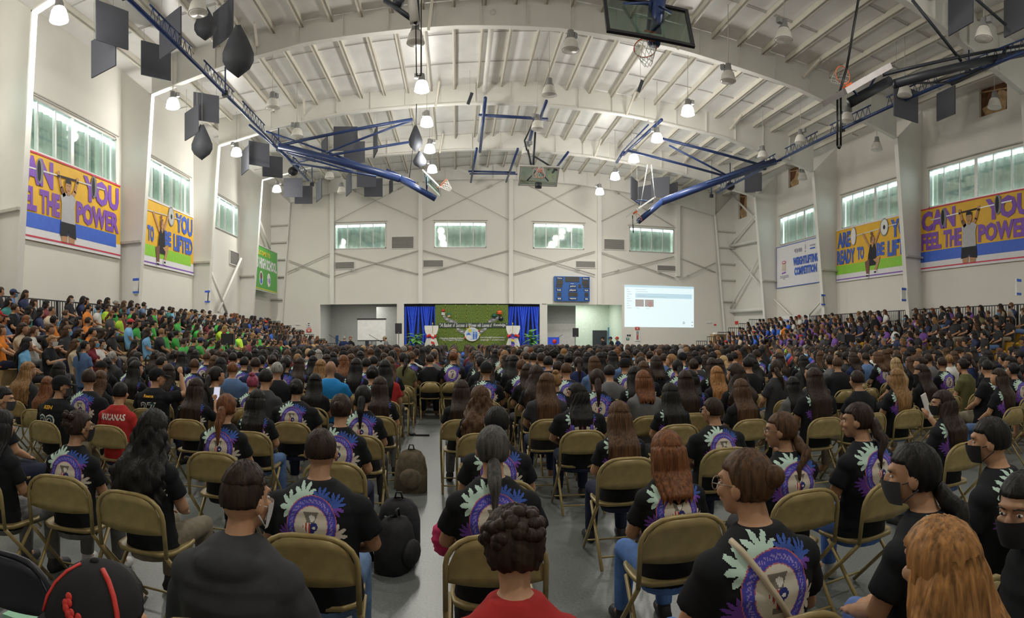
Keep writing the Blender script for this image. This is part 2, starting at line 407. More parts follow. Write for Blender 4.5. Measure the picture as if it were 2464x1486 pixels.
for a in ((943, 570, 995, 597, 'large grey louvred vent between first and second end windows'), (807, 631, 852, 646, 'low grey vent under the leftmost end window'), (1019, 626, 1066, 642, 'low grey vent under the second end window from left'),
          (1454, 575, 1502, 601, 'large grey louvred vent between third and fourth end windows'), (1386, 628, 1432, 644, 'low grey vent above the blue scoreboard'), (1582, 638, 1625, 652, 'low grey vent above the projected image')): vent(*a)
vent(553, 602, 574, 640, 'grey louvred vent on left wall beside tube brace', True)

# rooms behind the three openings
GREYW = mat('grey_room_wall', (.48, .48, .46), .8); MINT = mat('pale_green_room_wall', (.66, .76, .66), .7)
def room(n, xa, xb, dep, wm, divx=None):
    b = MB().m(wm); b.lo_hi((xa - .3, YB + dep, 0), (xb + .3, YB + dep + .1, OT + .4)); b.m(wm).lo_hi((xa - .4, YB + .2, 0), (xa - .3, YB + dep, OT + .4)).lo_hi((xb + .3, YB + .2, 0), (xb + .4, YB + dep, OT + .4))
    b.m(WALL).lo_hi((xa - .4, YB + .2, OT + .4), (xb + .4, YB + dep, OT + .5))
    return struct(b.build(f'wall_room_{n}'), 'room opening off the end wall')
room(1, *opn[0], 5.5, GREYW); room(2, *opn[1], 3.0, GREYW); r3 = room(3, *opn[2], 5.0, MINT)
ax, cx = opn[0]; MB().m(mat('lighter_grey', (.56, .56, .54), .8)).lo_hi((-6.0, YB + 3.5, 0), (cx, YB + 3.6, OT)).build('partition', bpy.data.objects['wall_room_1'])
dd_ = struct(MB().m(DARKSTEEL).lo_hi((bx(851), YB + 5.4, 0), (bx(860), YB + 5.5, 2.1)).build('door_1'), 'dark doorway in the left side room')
struct(MB().m(mat('blue_door', (.04, .12, .3), .5)).lo_hi((bx(772), YB + 5.4, 0), (bx(778), YB + 5.5, 2.1)).build('door_2'), 'narrow blue door at far left of the side room')
ax, cx = opn[2]
MB().m(mat('grey_bulkhead', (.42, .44, .42), .8)).lo_hi((ax, YB + 1.5, 2.9), (bx(1395), YB + 1.6, OT)).build('bulkhead', r3)
MB().m(mat('light_partition', (.62, .62, .60), .8)).lo_hi((ax, YB + 1.5, 0), (bx(1395), YB + 1.6, 2.9)).build('partition', r3)
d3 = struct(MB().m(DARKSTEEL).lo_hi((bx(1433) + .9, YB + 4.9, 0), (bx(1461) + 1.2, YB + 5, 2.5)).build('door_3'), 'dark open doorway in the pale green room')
d4 = struct(MB().m(mat('blue_door_frame', (.08, .25, .4), .5)).lo_hi((bx(1474) + .9, YB + 4.9, 0), (bx(1496) + .9, YB + 4.99, 2.75)).build('door_4'), 'wooden door in blue frame in the pale green room')
MB().m(mat('door_wood', (.42, .27, .12), .5)).lo_hi((bx(1478) + .95, YB + 4.84, 0), (bx(1494) + .85, YB + 4.9, 2.65)).build('door_leaf', d4)
for x, y, e in ((-6.8, YB + 2.2, 60), (9.4, YB + 3.2, 75)):
    l = bpy.data.lights.new('room_light', 'AREA'); l.energy = e; l.size = 2.0; l.color = (1, 1, .92); lo = bpy.data.objects.new('room_light', l); COL.objects.link(lo); lo.location = (x, y, OT + .3)

# ================================================================ lamps
bulb_on = mat('glowing_lamp_bowl', (1, .97, .9), .3, emit=26, ecol=(1, .965, .89)); bulb_off = mat('milky_lamp_bowl', (.78, .76, .70), .3, noise=.04)
lamp_hous = mat('lamp_housing', (.30, .30, .30), .4)
LAMP_ME = {}
def lamp_parts():
    h = MB().m(lamp_hous).lathe((0, 0, 0), [(.03, .62), (.1, .60), (.12, .42), (.16, .36), (.17, .33)], 14); h.m(lamp_hous).box((.20, 0, .52), (.14, .14, .16))
    bowl = lambda m_: MB().m(m_).lathe((0, 0, 0), [(.15, .34), (.21, .26), (.25, .12), (.27, 0), (.22, -.03), (.0001, -.05)], 18)
    rim = MB().m(WHITE); lathe_ring(rim, (0, 0, 0), .275, .012)
    return h.mesh('housing'), bowl(bulb_on).mesh('bowl'), bowl(bulb_off).mesh('bowl'), rim.mesh('rim')
HME, BON, BOFF, RIM = lamp_parts()
def lamp(x, y, lit, label, z=10.7, grp=None):
    r = thing('high_bay_lamp', label, 'lamp', (x, y, z), random.uniform(0, 6), grp or ('lit high bay lamps' if lit else 'unlit high bay lamps'))
    link('housing', HME, r); link('bowl', BON if lit else BOFF, r); link('rim', RIM, r)
    MB().m(BRACE).tube([(0, 0, .6), (0, 0, roof_z(x) - z + .01)], .012, 5).build('drop_rod', r)
    if lit:
        for typ, pw in (('SPOT', LAMP_W), ('POINT', LAMP_W * .26)):
            l = bpy.data.lights.new('lamp_light', typ); l.energy = pw; l.shadow_soft_size = .2; l.color = (1, .965, .89)
            if typ == 'SPOT': l.spot_size = math.radians(165); l.spot_blend = .9
            lo = bpy.data.objects.new('lamp_light', l); COL.objects.link(lo); lo.location = (x, y, z - .32)
ordn = ['nearest', 'second nearest', 'third nearest', 'fourth nearest', 'farthest', 'sixth', 'seventh']
for row, x0, pts, nm in ((0, -10.9, [(142, 45), (416, 255), (569, 370), (666, 457)], 'left wall row'), (1, -1.3, [(1015, 215), (1027, 298), (1034, 362), (1040, 410)], 'middle row'), (2, 9.1, [(1655, 272), (1581, 336), (1525, 385), (1480, 427), (1443, 463)], 'right row')):
    for i, (u, v) in enumerate(pts):
        t = (u - U0) / F; zz = 10.7
        r_ = (zz - CAM_H) * F / (V0 - v - 3)
        lamp(r_ * math.sin(t), r_ * math.cos(t), True, f'glowing bell lamp, {ordn[i] if i < len(pts) - 1 else "farthest"} lit one of the {nm}', zz)
offs = [((1000, 100), 'unlit bell lamp hanging just left of the folded cables'), ((1373, 117), 'unlit bell lamp left of the big backboard, nearest of middle unlit row'), ((1322, 225), 'second unlit bell lamp of the ridge row'), ((1293, 307), 'third unlit bell lamp of ridge row above far backboard'), ((1268, 368), 'fourth unlit bell lamp of ridge row beside far backboard'),
        ((1886, 93), 'unlit bell lamp high right of the big backboard'), ((1752, 192), 'unlit bell lamp just right of the big backboard'), ((2177, 226), 'unlit bell lamp in front of grey panel under right steel arm'), ((2038, 288), 'unlit bell lamp beside the long black cable loop'), ((1926, 340), 'unlit bell lamp left of the cable loop, over the blue pipe'), ((1835, 377), 'unlit bell lamp above the right blue arm mount'),
        ((2393, 255), 'unlit bell lamp in front of the largest torn wall hole'), ((2110, 357), 'unlit bell lamp near right wall beside third frame knee'), ((1931, 428), 'unlit bell lamp beside the square torn wall hole'), ((2367, 90), 'unlit bell lamp at upper right by dark panels'),
        ((656, 256), 'unlit bell lamp above the left blue truss'), ((715, 325), 'unlit bell lamp behind the left blue arm'), ((793, 425), 'unlit bell lamp low between grey panels'), ((822, 460), 'farthest unlit bell lamp near the end wall'), ((476, 28), 'unlit bell lamp at upper left beside bent panel')]
for (u, v), lab in offs:
    t = (u - U0) / F; r_ = (10.7 - CAM_H) * F / (V0 - v - 3); lamp(r_ * math.sin(t), r_ * math.cos(t), False, lab)
# lit lamps of the same rows over and behind the photographer
for x, y, lb in ((-1.3, 9.0, 'lit bell lamp above the front of the aisle, out of the photo'), (-10.9, 7.4, 'lit bell lamp near the left wall, above the photo'), (9.1, 9.5, 'lit bell lamp over the right seats, above the photo'), (17.5, 5.0, 'lit bell lamp near right wall beside photographer'), (3.5, -1.5, 'lit bell lamp on the ridge behind the photographer')):
    lamp(x, y, True, lb)

# ================================================================ acoustic panels
def panel(uL, uR, tL, bL, tR, bR, lab, S=1.22):
    h = ((bL - tL) + (bR - tR)) / 2; um = (uL + uR) / 2; vm = (tL + bL + tR + bR) / 4
    r_ = min(S * F / h, 40.0 / math.cos((um - U0) / F)); S = r_ * h / F; c = PR(um, vm, r_)
    if c.z + S / 2 > roof_z(c.x) - .35: r_ *= (roof_z(c.x) - .35 - CAM_H) / (c.z + S / 2 - CAM_H); S = r_ * h / F; c = PR(um, vm, r_)
    cs = min(1, (uR - uL) / h); ph = math.acos(cs)
    if (bL + tL) / 2 - (bR + tR) / 2 < 0: ph = -ph            # the higher edge (further up the frame) is the nearer one
    t = (um - U0) / F; a = -t + ph
    M = Matrix.Rotation(a, 4, 'Z')
    r = thing('acoustic_panel', lab, 'ceiling panel', c, a, 'hanging grey acoustic panels')
    MB().m(GREYPANEL).box((0, 0, 0), (S, .05, S)).build('panel_board', r)
    for sx in (-1, 1): MB().m(BRACE).tube([(sx * S * .4, 0, S / 2), (sx * S * .4, 0, roof_z(c.x + sx * S * .4) - c.z + .01)], .008, 4).build('hanger_wire', r)
PN = [(231, 309, 25, 118, 3, 98, 'largest grey panel at upper left below the first lamp'), (220, 278, 66, 155, 98, 191, 'grey panel half hidden behind the largest left panel'), (384, 435, 10, 103, 60, 148, 'grey panel slanting across the left blue truss'), (340, 411, 118, 197, 95, 178, 'square grey panel under the slanting one at left'),
      (445, 477, 253, 318, 270, 340, 'narrow grey panel right of second left lamp'), (466, 527, 233, 298, 219, 286, 'square grey panel right of second left lamp'), (513, 560, 0, 90, 25, 108, 'tall grey panel at the top, left of the first frame'),
      (599, 648, 344, 400, 341, 398, 'square grey panel right of third left lamp'), (632, 680, 378, 429, 373, 424, 'lower square grey panel right of third left lamp'), (581, 598, 350, 405, 365, 424, 'edge-on grey panel beside third left lamp'), (682, 728, 430, 476, 426, 472, 'square grey panel right of fourth left lamp'), (709, 752, 449, 492, 445, 488, 'lower square grey panel beyond fourth left lamp'),
      (761, 774, 433, 478, 436, 484, 'edge-on grey panel left of the far unlit lamp'), (833, 845, 414, 464, 420, 470, 'thin edge-on grey panel above first end window'), (801, 862, 308, 365, 301, 360, 'upper square panel behind the left blue arm'), (825, 880, 343, 392, 337, 390, 'lower square panel behind the left blue arm'), (774, 788, 330, 377, 338, 386, 'narrow turned panel left of the upper square one'),
      (899, 908, 308, 368, 314, 375, 'thin edge-on panel between blue arm pipes'), (856, 908, 405, 451, 402, 449, 'grey panel just under the left blue arm'), (876, 921, 430, 475, 427, 471, 'lower grey panel left of the left hoop'), (937, 945, 430, 460, 434, 466, 'small edge-on panel left of the left hoop'),
      (2151, 2209, 215, 296, 204, 278, 'grey panel behind lamp below the right steel arm'), (2254, 2298, 209, 274, 222, 292, 'turned grey panel left of the largest torn hole'), (1791, 1833, 415, 459, 418, 463, 'grey panel over the right blue pipe'), (2282, 2341, -40, 52, 0, 88, 'dark grey panel cut by the top edge at upper right'), (2416, 2480, -30, 62, 0, 88, 'dark grey panel at the upper right corner'),
      (1518, 1534, 432, 486, 428, 480, 'turned panel left of the pair behind right hoop'), (1536, 1571, 446, 490, 447, 491, 'low panel behind right hoop cable'), (1567, 1611, 426, 474, 427, 474, 'upper square panel behind right hoop'), (1606, 1630, 440, 478, 442, 480, 'small panel at the right blue arm')]
for p in PN: panel(*p)
def bent(u, v, h, lab, w=.9):
    r_ = 1.5 * F / h; r_ = min(r_, 30.0, 10.0 * F / (V0 - v)); c = PR(u, v, r_); SC = r_ * h / F / 1.5; t = (u - U0) / F
    r = thing('bent_panel', lab, 'ceiling panel', c, -t, 'bent hanging panels'); b = MB().m(mat('dark_bent_board', (.07, .075, .09), .6)); n_ = 8; vs = []; fs = []
    for i in range(n_ + 1):
        z = .75 - 1.5 * i / n_; ww = w / 2 * (.15 + .85 * min(1, i / 5)) * (1 if i < 7 else .75 if i == 7 else .1); yy = -.25 * math.sin(i / n_ * PI)
        for d in (0, .04): vs += [(-ww, yy + d, z + .08), (0, yy - .12 + d, z), (ww, yy + d, z + .08)]
    for i in range(n_):
        for o in (0, 3):
            a = i * 6 + o; fs += [(a, a + 1, a + 7, a + 6), (a + 1, a + 2, a + 8, a + 7)]
        a = i * 6; fs += [(a, a + 6, a + 9, a + 3), (a + 2, a + 5, a + 11, a + 8)]
    b.add([(p[0] * SC, p[1] * SC, p[2] * SC) for p in vs], fs, True); b.build('panel_board', r); MB().m(BRACE).tube([(0, 0, .7 * SC), (0, 0, roof_z(c.x) - c.z + .01)], .008, 4).build('hanger_wire', r)
bent(573, 128, 125, 'dark bent hanging board, largest one left of the first frame'); bent(494, 60, 80, 'dark bent board next to unlit lamp at upper left', 1.0); bent(486, 345, 84, 'dark bent board low beside the second left panels')
bent(1000, 335, 62, 'bent board behind the middle row of lit lamps', .8); bent(1010, 385, 40, 'small bent board among the middle lamps', 1.2)
for (u, v, h, lab) in ((1131, 237, 28, 'small dark slat hanging left of the far steel frame'), (1541, 207, 30, 'small dark slat hanging under the roof right of backboard')):
    c = PZ(u, v, 12.3); MBx = MB().m(DARKSTEEL).box((0, 0, 0), (.14, .03, .55), Matrix.Rotation(.35, 3, 'Y')); MBx.m(BRACE).tube([(0, 0, .2), (0, 0, roof_z(c.x) - c.z + .01)], .01, 4); o = MBx.build('hanging_slat', None, c); tag(o, lab, 'hanging slat', 'small hanging slats')
# ================================================================ wall banners
BY = mat('banner_orange', (.86, .50, .04), .6, noise=.06, nscale=2); BB = mat('banner_blue', (.06, .16, .72), .6); BW = mat('banner_white', (.84, .83, .86), .6, noise=.02)
BP = mat('banner_purple', (.25, .10, .52), .6); BG = mat('banner_green', (.30, .66, .06), .6); BR = mat('banner_red', (.66, .05, .10), .6); BU = mat('banner_letter_blue', (.06, .14, .60), .6)
SK = mat('print_skin', (.55, .30, .16), .7); SKD = mat('print_skin_dark', (.22, .10, .07), .7); PG = mat('print_grey_shirt', (.52, .52, .55), .7); PB = mat('print_black', (.02, .02, .03), .7); PLT = mat('print_plate_grey', (.22, .22, .25), .5)
def banner(side, yfar, kind, label, L=6.8, z0=4.95, z1=7.9):
    X = XL + .06 if side < 0 else XR - .06
    # reading direction: away from the camera on the left wall, towards it on the right
    o = Vector((X, yfar - L, z0)) if side < 0 else Vector((X, yfar, z0)); rt = Vector((0, 1, 0)) if side < 0 else Vector((0, -1, 0))
    H = z1 - z0; r = thing('wall_banner', label, 'banner', o + rt * (L / 2), 0)
    base = MB(); nn = rt.cross(Vector((0, 0, 1)))
    # cloth sheet with soft ripples
    base.m({'can': BY, 'are': BY, 'wl': BW}[kind]); nx, nz = 34, 6; vs = []
    rip = lambda s_, z: .018 * math.sin(s_ * 3.1 + z * .8) * (0.3 + .7 * abs(z - H / 2) / H)
    for d in (0, -.02):
        for j in range(nz + 1):
            for i in range(nx + 1): s_ = L * i / nx; z = H * j / nz; vs.append(o + rt * s_ + Vector((0, 0, z)) + nn * (d + rip(s_, z) * .5))
    q = (nx + 1) * (nz + 1); fs = []
    for j in range(nz):
        for i in range(nx): a = j * (nx + 1) + i; fs += [(a, a + 1, a + nx + 2, a + nx + 1), (q + a, q + a + nx + 1, q + a + nx + 2, q + a + 1)]
    base.add(vs, fs, True)
    C_ = r.location
    def fin(b, nm, lab=None):
        me = b.mesh(nm); me.transform(Matrix.Translation(-C_)); x = link(nm, me, r)
        if lab: x['label'] = lab
    fin(base, 'cloth')
    D = Decal(o + nn * .012, rt, (0, 0, 1)); T = Decal(o + nn * .012, rt, (0, 0, 1)); A = Decal(o + nn * .012, rt, (0, 0, 1))
    fy = lambda f: f * H
    if kind in ('can', 'are'):
        D.poly([(0, fy(.03)), (L, fy(.03)), (L, fy(.19)), (0, fy(.19))], BW, 1); D.poly([(0, fy(.14)), (L - .35, fy(.14)), (L - .35, fy(.31)), (0, fy(.31))], BB if kind == 'can' else BG, 2)
        D.rect(0, fy(.0), L, fy(.03), BW, 1); D.rect(0, fy(.035), L, fy(.055), BR if kind == 'can' else BP, 3); D.rect(0, fy(.98), L, H, BR if kind == 'can' else BW, 3)
        m = BP if kind == 'can' else BU
        if kind == 'can':
            T.text('CAN', .12, fy(.63), 2.35, fy(.95), m, 4, .05); T.text('YOU', 4.15, fy(.63), 6.65, fy(.95), m, 4, .05)
            T.text('FEEL', .12, fy(.33), 1.45, fy(.60), m, 4, .05); T.text('THE', 1.6, fy(.33), 2.72, fy(.60), m, 4, .05); T.text('POWER', 3.72, fy(.33), 6.65, fy(.60), m, 4, .05)
        else:
            T.text('ARE', .12, fy(.64), 1.35, fy(.93), m, 4, .05); T.text('YOU', 4.75, fy(.64), 6.65, fy(.95), m, 4, .05)
            T.text('READY', .08, fy(.33), 1.75, fy(.60), m, 4, .05); T.text('TO', 1.95, fy(.36), 2.55, fy(.60), m, 4, .05); T.text('BE', 3.6, fy(.37), 4.25, fy(.60), m, 4, .05); T.text('LIFTED', 4.5, fy(.33), 6.65, fy(.60), m, 4, .05)
        c = 3.2
        if kind == 'can':
            A.line(.75, fy(.80), 5.6, fy(.86), .05, ALU, 5); A.line(2.7, fy(.823), 3.75, fy(.838), .07, PB, 6)
            for px_ in (1.6, 4.85): A.disc(px_, fy(.82) + (px_ - 3.2) * .035, .20, .42, PLT, 6); A.disc(px_ - .04, fy(.82) + (px_ - 3.2) * .035, .10, .36, PB, 7)
            for s_ in (-1, 1):
                A.line(c + s_ * .22, fy(.61), c + s_ * .42, fy(.70), .17, SK, 8); A.line(c + s_ * .40, fy(.68), c + s_ * .56, fy(.845), .13, SK, 8); A.disc(c + s_ * .57, fy(.85), .08, .09, SK, 9); A.rect(c + s_ * .56 - .07, fy(.80), c + s_ * .56 + .07, fy(.83), PB, 9)
            A.line(c - .22, fy(.60), c - .40, fy(.69), .18, SKD, 9)
            A.poly([(c - .42, fy(.28)), (c + .42, fy(.28)), (c + .38, fy(.5)), (c + .46, fy(.60)), (c + .22, fy(.645)), (c - .22, fy(.645)), (c - .46, fy(.60)), (c - .38, fy(.5))], PG, 9)
            A.poly([(c - .12, fy(.645)), (c + .12, fy(.645)), (c, fy(.61))], SK, 10)
            A.rect(c - .09, fy(.62), c + .09, fy(.68), SK, 9); A.disc(c, fy(.72), .17, .23, SK, 10); A.poly([(c - .18, fy(.73)), (c - .17, fy(.80)), (c, fy(.825)), (c + .17, fy(.80)), (c + .18, fy(.73)), (c + .14, fy(.765)), (c - .14, fy(.765))], PB, 11)
            for s_ in (-1, 1): A.disc(c + s_ * .06, fy(.735), .03, .012, PB, 12)
            A.rect(c - .06, fy(.675), c + .06, fy(.682), SKD, 12)
            for s_ in (-1, 1): A.poly([(c + s_ * .05, fy(.055)), (c + s_ * .38, fy(.055)), (c + s_ * .42, fy(.20)), (c + s_ * .02, fy(.20))], SK, 8)
            A.poly([(c - .44, fy(.29)), (c + .44, fy(.29)), (c + .48, fy(.11)), (c + .06, fy(.13)), (c, fy(.2)), (c - .06, fy(.13)), (c - .48, fy(.12))], PB, 10)
        else:
            A.line(1.1, fy(.80), 5.2, fy(.86), .05, ALU, 5); A.disc(1.65, fy(.81), .24, .50, PLT, 6); A.disc(1.62, fy(.81), .21, .46, BW, 7); A.disc(4.25, fy(.85), .33, .46, PLT, 6); A.disc(4.25, fy(.85), .28, .40, ALU, 7); A.disc(4.25, fy(.85), .09, .12, PB, 8)
            A.line(c - .15, fy(.55), c - .75, fy(.82), .13, SK, 9); A.line(c + .30, fy(.60), c + .75, fy(.85), .13, SK, 9)
            A.poly([(c - .35, fy(.22)), (c + .40, fy(.22)), (c + .38, fy(.45)), (c + .30, fy(.60)), (c - .10, fy(.60)), (c - .25, fy(.42))], PB, 10); A.poly([(c - .02, fy(.60)), (c + .22, fy(.60)), (c + .1, fy(.53))], SK, 11)
            A.disc(c + .12, fy(.67), .15, .20, SK, 11); A.poly([(c - .06, fy(.62)), (c - .08, fy(.72)), (c + .05, fy(.76)), (c + .22, fy(.745)), (c + .1, fy(.71)), (c + .0, fy(.62))], SKD, 12); A.disc(c + .02, fy(.785), .09, .09, SKD, 12)
            for s_ in (-1, 1): A.disc(c + .14 + s_ * .05, fy(.675), .02, .01, PB, 13)
            A.poly([(c - .55, fy(.30)), (c - .15, fy(.34)), (c - .18, fy(.08)), (c - .42, fy(.08))], SKD, 11); A.poly([(c + .15, fy(.32)), (c + .72, fy(.36)), (c + .68, fy(.28)), (c + .42, fy(.11)), (c + .22, fy(.11)), (c + .42, fy(.26))], SK, 11)
            A.poly([(c - .48, fy(.0)), (c - .22, fy(.0)), (c - .2, fy(.08)), (c - .42, fy(.08))], BW, 12); A.rect(c - .44, fy(.03), c - .22, fy(.06), PB, 13); A.poly([(c + .2, fy(.06)), (c + .62, fy(.05)), (c + .42, fy(.13)), (c + .2, fy(.13))], BW, 12); A.rect(c + .25, fy(.08), c + .42, fy(.11), PB, 13)
        fin(D.b, 'colour_bands'); fin(T.b, 'lettering'); fin(A.b, 'athlete_print', 'weightlifter holding a barbell overhead')
    else:
        for q_ in ((0, 0, L, .04), (0, H - .04, L, H), (0, 0, .04, H), (L - .04, 0, L, H)): D.rect(*q_, BU, 2)
        T.text('WEIGHTLIFTING', 2.15, fy(.47), 5.0, fy(.66), BU, 4, .06); T.text('COMPETITION', 2.3, fy(.24), 4.85, fy(.43), BU, 4, .06)
        lg = mat('print_logo_grey', (.38, .38, .45), .7)
        A.line(2.3, fy(.80), 2.5, fy(.86), .05, lg, 3); A.line(2.3, fy(.86), 2.48, fy(.76), .05, lg, 3); A.disc(2.62, fy(.81), .1, .13, lg, 3); A.disc(2.86, fy(.81), .1, .13, lg, 3); A.disc(3.08, fy(.81), .1, .13, lg, 3)
        A.rect(3.55, fy(.80), 3.60, fy(.90), lg, 3); A.disc(3.57, fy(.75), .05, .05, lg, 3); A.rect(4.1, fy(.84), 4.65, fy(.87), lg, 3); A.rect(4.1, fy(.77), 4.65, fy(.80), BU, 3)
        A.disc(1.0, fy(.60), .26, .1, BR, 3); A.disc(1.0, fy(.60), .2, .05, BW, 4); A.rect(.78, fy(.40), 1.2, fy(.56), mat('print_pale_gold', (.75, .62, .5), .7), 3); A.line(.75, fy(.34), 1.25, fy(.36), .08, BP, 4)
        for z in (.27, .235, .20): A.rect(.5 if z > .22 else .9, fy(z), 1.6 if z > .22 else 1.15, fy(z + .015), lg, 3)
        fin(D.b, 'border'); fin(T.b, 'lettering'); fin(A.b, 'logo_print')
    return r
banner(-1, 21.25, 'can', 'orange weightlifting banner nearest on the left wall, purple letters ending POWER')
banner(-1, 28.35, 'are', 'orange banner with blue letters BE LIFTED on the left wall')
banner(1, 21.55, 'can', 'orange banner reading CAN YOU FEEL THE POWER on right wall')
banner(1, 28.45, 'are', 'orange banner with READY TO BE LIFTED on the right wall')
banner(1, 35.3, 'wl', 'white banner reading WEIGHTLIFTING COMPETITION on the right wall', 6.6, 5.1, 7.8)
banner(1, 14.3, 'can', 'orange weightlifting banner past the right edge frame')

# green school banner standing off the left wall
gx = XL + .75; o = Vector((gx, 34.2, 5.0)); r = thing('green_banner', 'green framed welcome banner on the far left wall with round emblems', 'banner', (gx, 38.15, 4.9))
GRN = mat('school_green', (.10, .42, .07), .5); YEL = mat('print_yellow', (.75, .62, .05), .6)
L = 4.8; H = 2.75
MB().m(GRN).lo_hi((-.0, -2.4, 0), (.04, 2.4, H)).build('board', r)
for q_ in (((-.03, -2.44, -.06), (.06, 2.44, 0)), ((-.03, -2.44, H), (.06, 2.44, H + .06)), ((-.03, -2.46, 0), (.06, -2.4, H)), ((-.03, 2.4, 0), (.06, 2.46, H))): MB().m(ALU).lo_hi(*q_).build('frame_bar', r)
for y in (-2.2, 2.0): MB().m(BRACE).lo_hi((-.75, y, .3), (0, y + .05, .36)).build('wall_bracket', r)
D = Decal((.04, -2.4, 0), (0, 1, 0), (0, 0, 1)); D.text('WELCOME TO', -.0, 2.2, 3.2, 2.5, YEL, 3, .04); D.text('AS HIGH SCHOOL', 0.1, 1.35, 4.65, 2.05, BW, 3, .05); D.rect(0, .04, L, .1, YEL, 2); D.b.build('lettering', r)
D = Decal((.04, -2.4, 0), (0, 1, 0), (0, 0, 1)); D.disc(1.3, .75, .36, .45, BW, 3); D.disc(1.3, .85, .22, .25, SKD, 4); D.disc(1.3, .55, .2, .16, BB, 5); D.disc(2.9, .75, .36, .45, BW, 3); D.rect(2.65, .6, 2.75, .85, BP, 4); D.disc(3.05, .7, .12, .2, BP, 4); D.b.build('emblems', r)

# ================================================================ end wall fittings
def onwall(name, lab, cat, u0, v0, u1, v1, dep=.03, grp=None):
    a = P(u0, v0, YB - dep); c = P(u1, v1, YB - dep); r = thing(name, lab, cat, ((a.x + c.x) / 2, YB - dep, min(a.z, c.z)), 0, grp); return r, c.x - a.x, abs(a.z - c.z)
# projected picture (light on the wall)
r, w, h = onwall('projected_image', 'large bright projected computer screen image on the end wall', 'projection', 1503, 685, 1669.5, 787.5, .02)
pj = mat('projected_light_blue_white', (.3, .3, .3), .9, emit=.56, ecol=(.80, .97, 1.0), noise=0)
pj2 = mat('projected_light_band', (.3, .3, .3), .9, emit=.47, ecol=(.55, .82, .95), noise=0); pjb = mat('projected_brown_picture', (.2, .2, .2), .9, emit=.2, ecol=(.95, .82, .75), noise=0)
pjr = mat('projected_red_picture', (.2, .2, .2), .9, emit=.22, ecol=(1, .5, .48), noise=0); pjg = mat('projected_grey_text', (.2, .2, .2), .9, emit=.33, ecol=(.65, .8, .92), noise=0); pjd = mat('projected_dark_mark', (.2, .2, .2), .9, emit=.15, ecol=(.4, .65, .75), noise=0)
D = Decal((-w / 2, 0, 0), (1, 0, 0), (0, 0, 1)); D.rect(0, 0, w, h, pj, 1); D.b.build('picture', r)
D = Decal((-w / 2, 0, 0), (1, 0, 0), (0, 0, 1)); X = lambda f: f * w; Z = lambda f: (1 - f) * h
D.rect(X(.15), Z(.30), X(.97), Z(.19), pj2, 2); D.rect(X(0), Z(.05), X(1), Z(.0), pj2, 2); D.b.build('toolbar', r)
D = Decal((-w / 2, 0, 0), (1, 0, 0), (0, 0, 1)); D.rect(X(.15), Z(.51), X(.27), Z(.34), pjb, 3); D.b.build('thumbnail', r)
D = Decal((-w / 2, 0, 0), (1, 0, 0), (0, 0, 1)); D.rect(X(.285), Z(.51), X(.41), Z(.34), pjb, 3); D.disc(X(.36), Z(.45), X(.028), h * .07, pjr, 4); D.b.build('thumbnail', r)
D = Decal((-w / 2, 0, 0), (1, 0, 0), (0, 0, 1))
for i in range(9): D.rect(X(.03), Z(.11 + i * .055), X(.06 + .02 * (i % 3)), Z(.10 + i * .055), pjg, 3)
for a in ((.18, .235, .3), (.18, .265, .6), (.16, .15, .33), (.15, .10, .3), (.16, .545, .21), (.3, .548, .35)): D.rect(X(a[0]), Z(a[1] + .008), X(a[2]), Z(a[1]), pjg, 3)
D.disc(X(.85), Z(.89), w * .014, h * .03, pjd, 3); D.disc(X(.85), Z(.89), w * .008, h * .018, pj, 4)
for z in (.88, .96): D.rect(X(.965), Z(z), X(.985), Z(z - .015), pjd, 3)
D.b.build('screen_text', r)['kind'] = 'stuff'
# scoreboard
r, w, h = onwall('scoreboard', 'blue electronic scoreboard on the end wall above the opening', 'scoreboard', 1334, 664, 1419, 724.5, .25)
SBB = mat('scoreboard_blue', (.03, .13, .45), .4); SBD = mat('scoreboard_dark_display', (.06, .055, .05), .4, noise=.3, nscale=60); SBL = mat('scoreboard_label_navy', (.01, .03, .12), .5); SBW = mat('scoreboard_white_letter', (.8, .8, .78), .5)
MB().m(SBB).lo_hi((-w / 2, 0, 0), (w / 2, .24, h)).build('cabinet', r)
for f in ((.06, .66, .24, .86), (.30, .78, .70, .98), (.78, .66, .97, .86), (.04, .55, .22, .64), (.81, .55, .98, .64), (.39, .19, .65, .35), (.08, .19, .19, .35), (.85, .19, .96, .35), (.67, .54, .75, .68)):
    MB().m(SBD).lo_hi((-w / 2 + f[0] * w, -.03, f[1] * h), (-w / 2 + f[2] * w, 0, f[3] * h)).build('display', r)
for txt, x0, z0, x1, z1 in (('Home', .06, .88, .24, .97), ('Guests', .78, .88, .98, .97), ('period', .42, .54, .62, .66), ('player', .40, .38, .64, .50), ('fouls', .05, .40, .21, .50), ('fouls', .83, .40, .98, .50), ('won', .06, .04, .21, .14), ('won', .84, .04, .97, .14), ('game', .40, .04, .64, .14)):
    MB().m(SBL).lo_hi((-w / 2 + x0 * w, -.02, z0 * h), (-w / 2 + x1 * w, 0, z1 * h)).build('label_plate', r)
    D = Decal((-w / 2, -.022, 0), (1, 0, 0), (0, 0, 1)); D.text(txt, (x0 + .025) * w, (z0 + .015) * h, (x1 - .025) * w, (z1 - .015) * h, SBW, 1, .03); D.b.build('lettering', r)
MB().m(SBW).lo_hi((-.1, -.01, h * .70), (.12, 0, h * .715)).build('maker_mark', r)
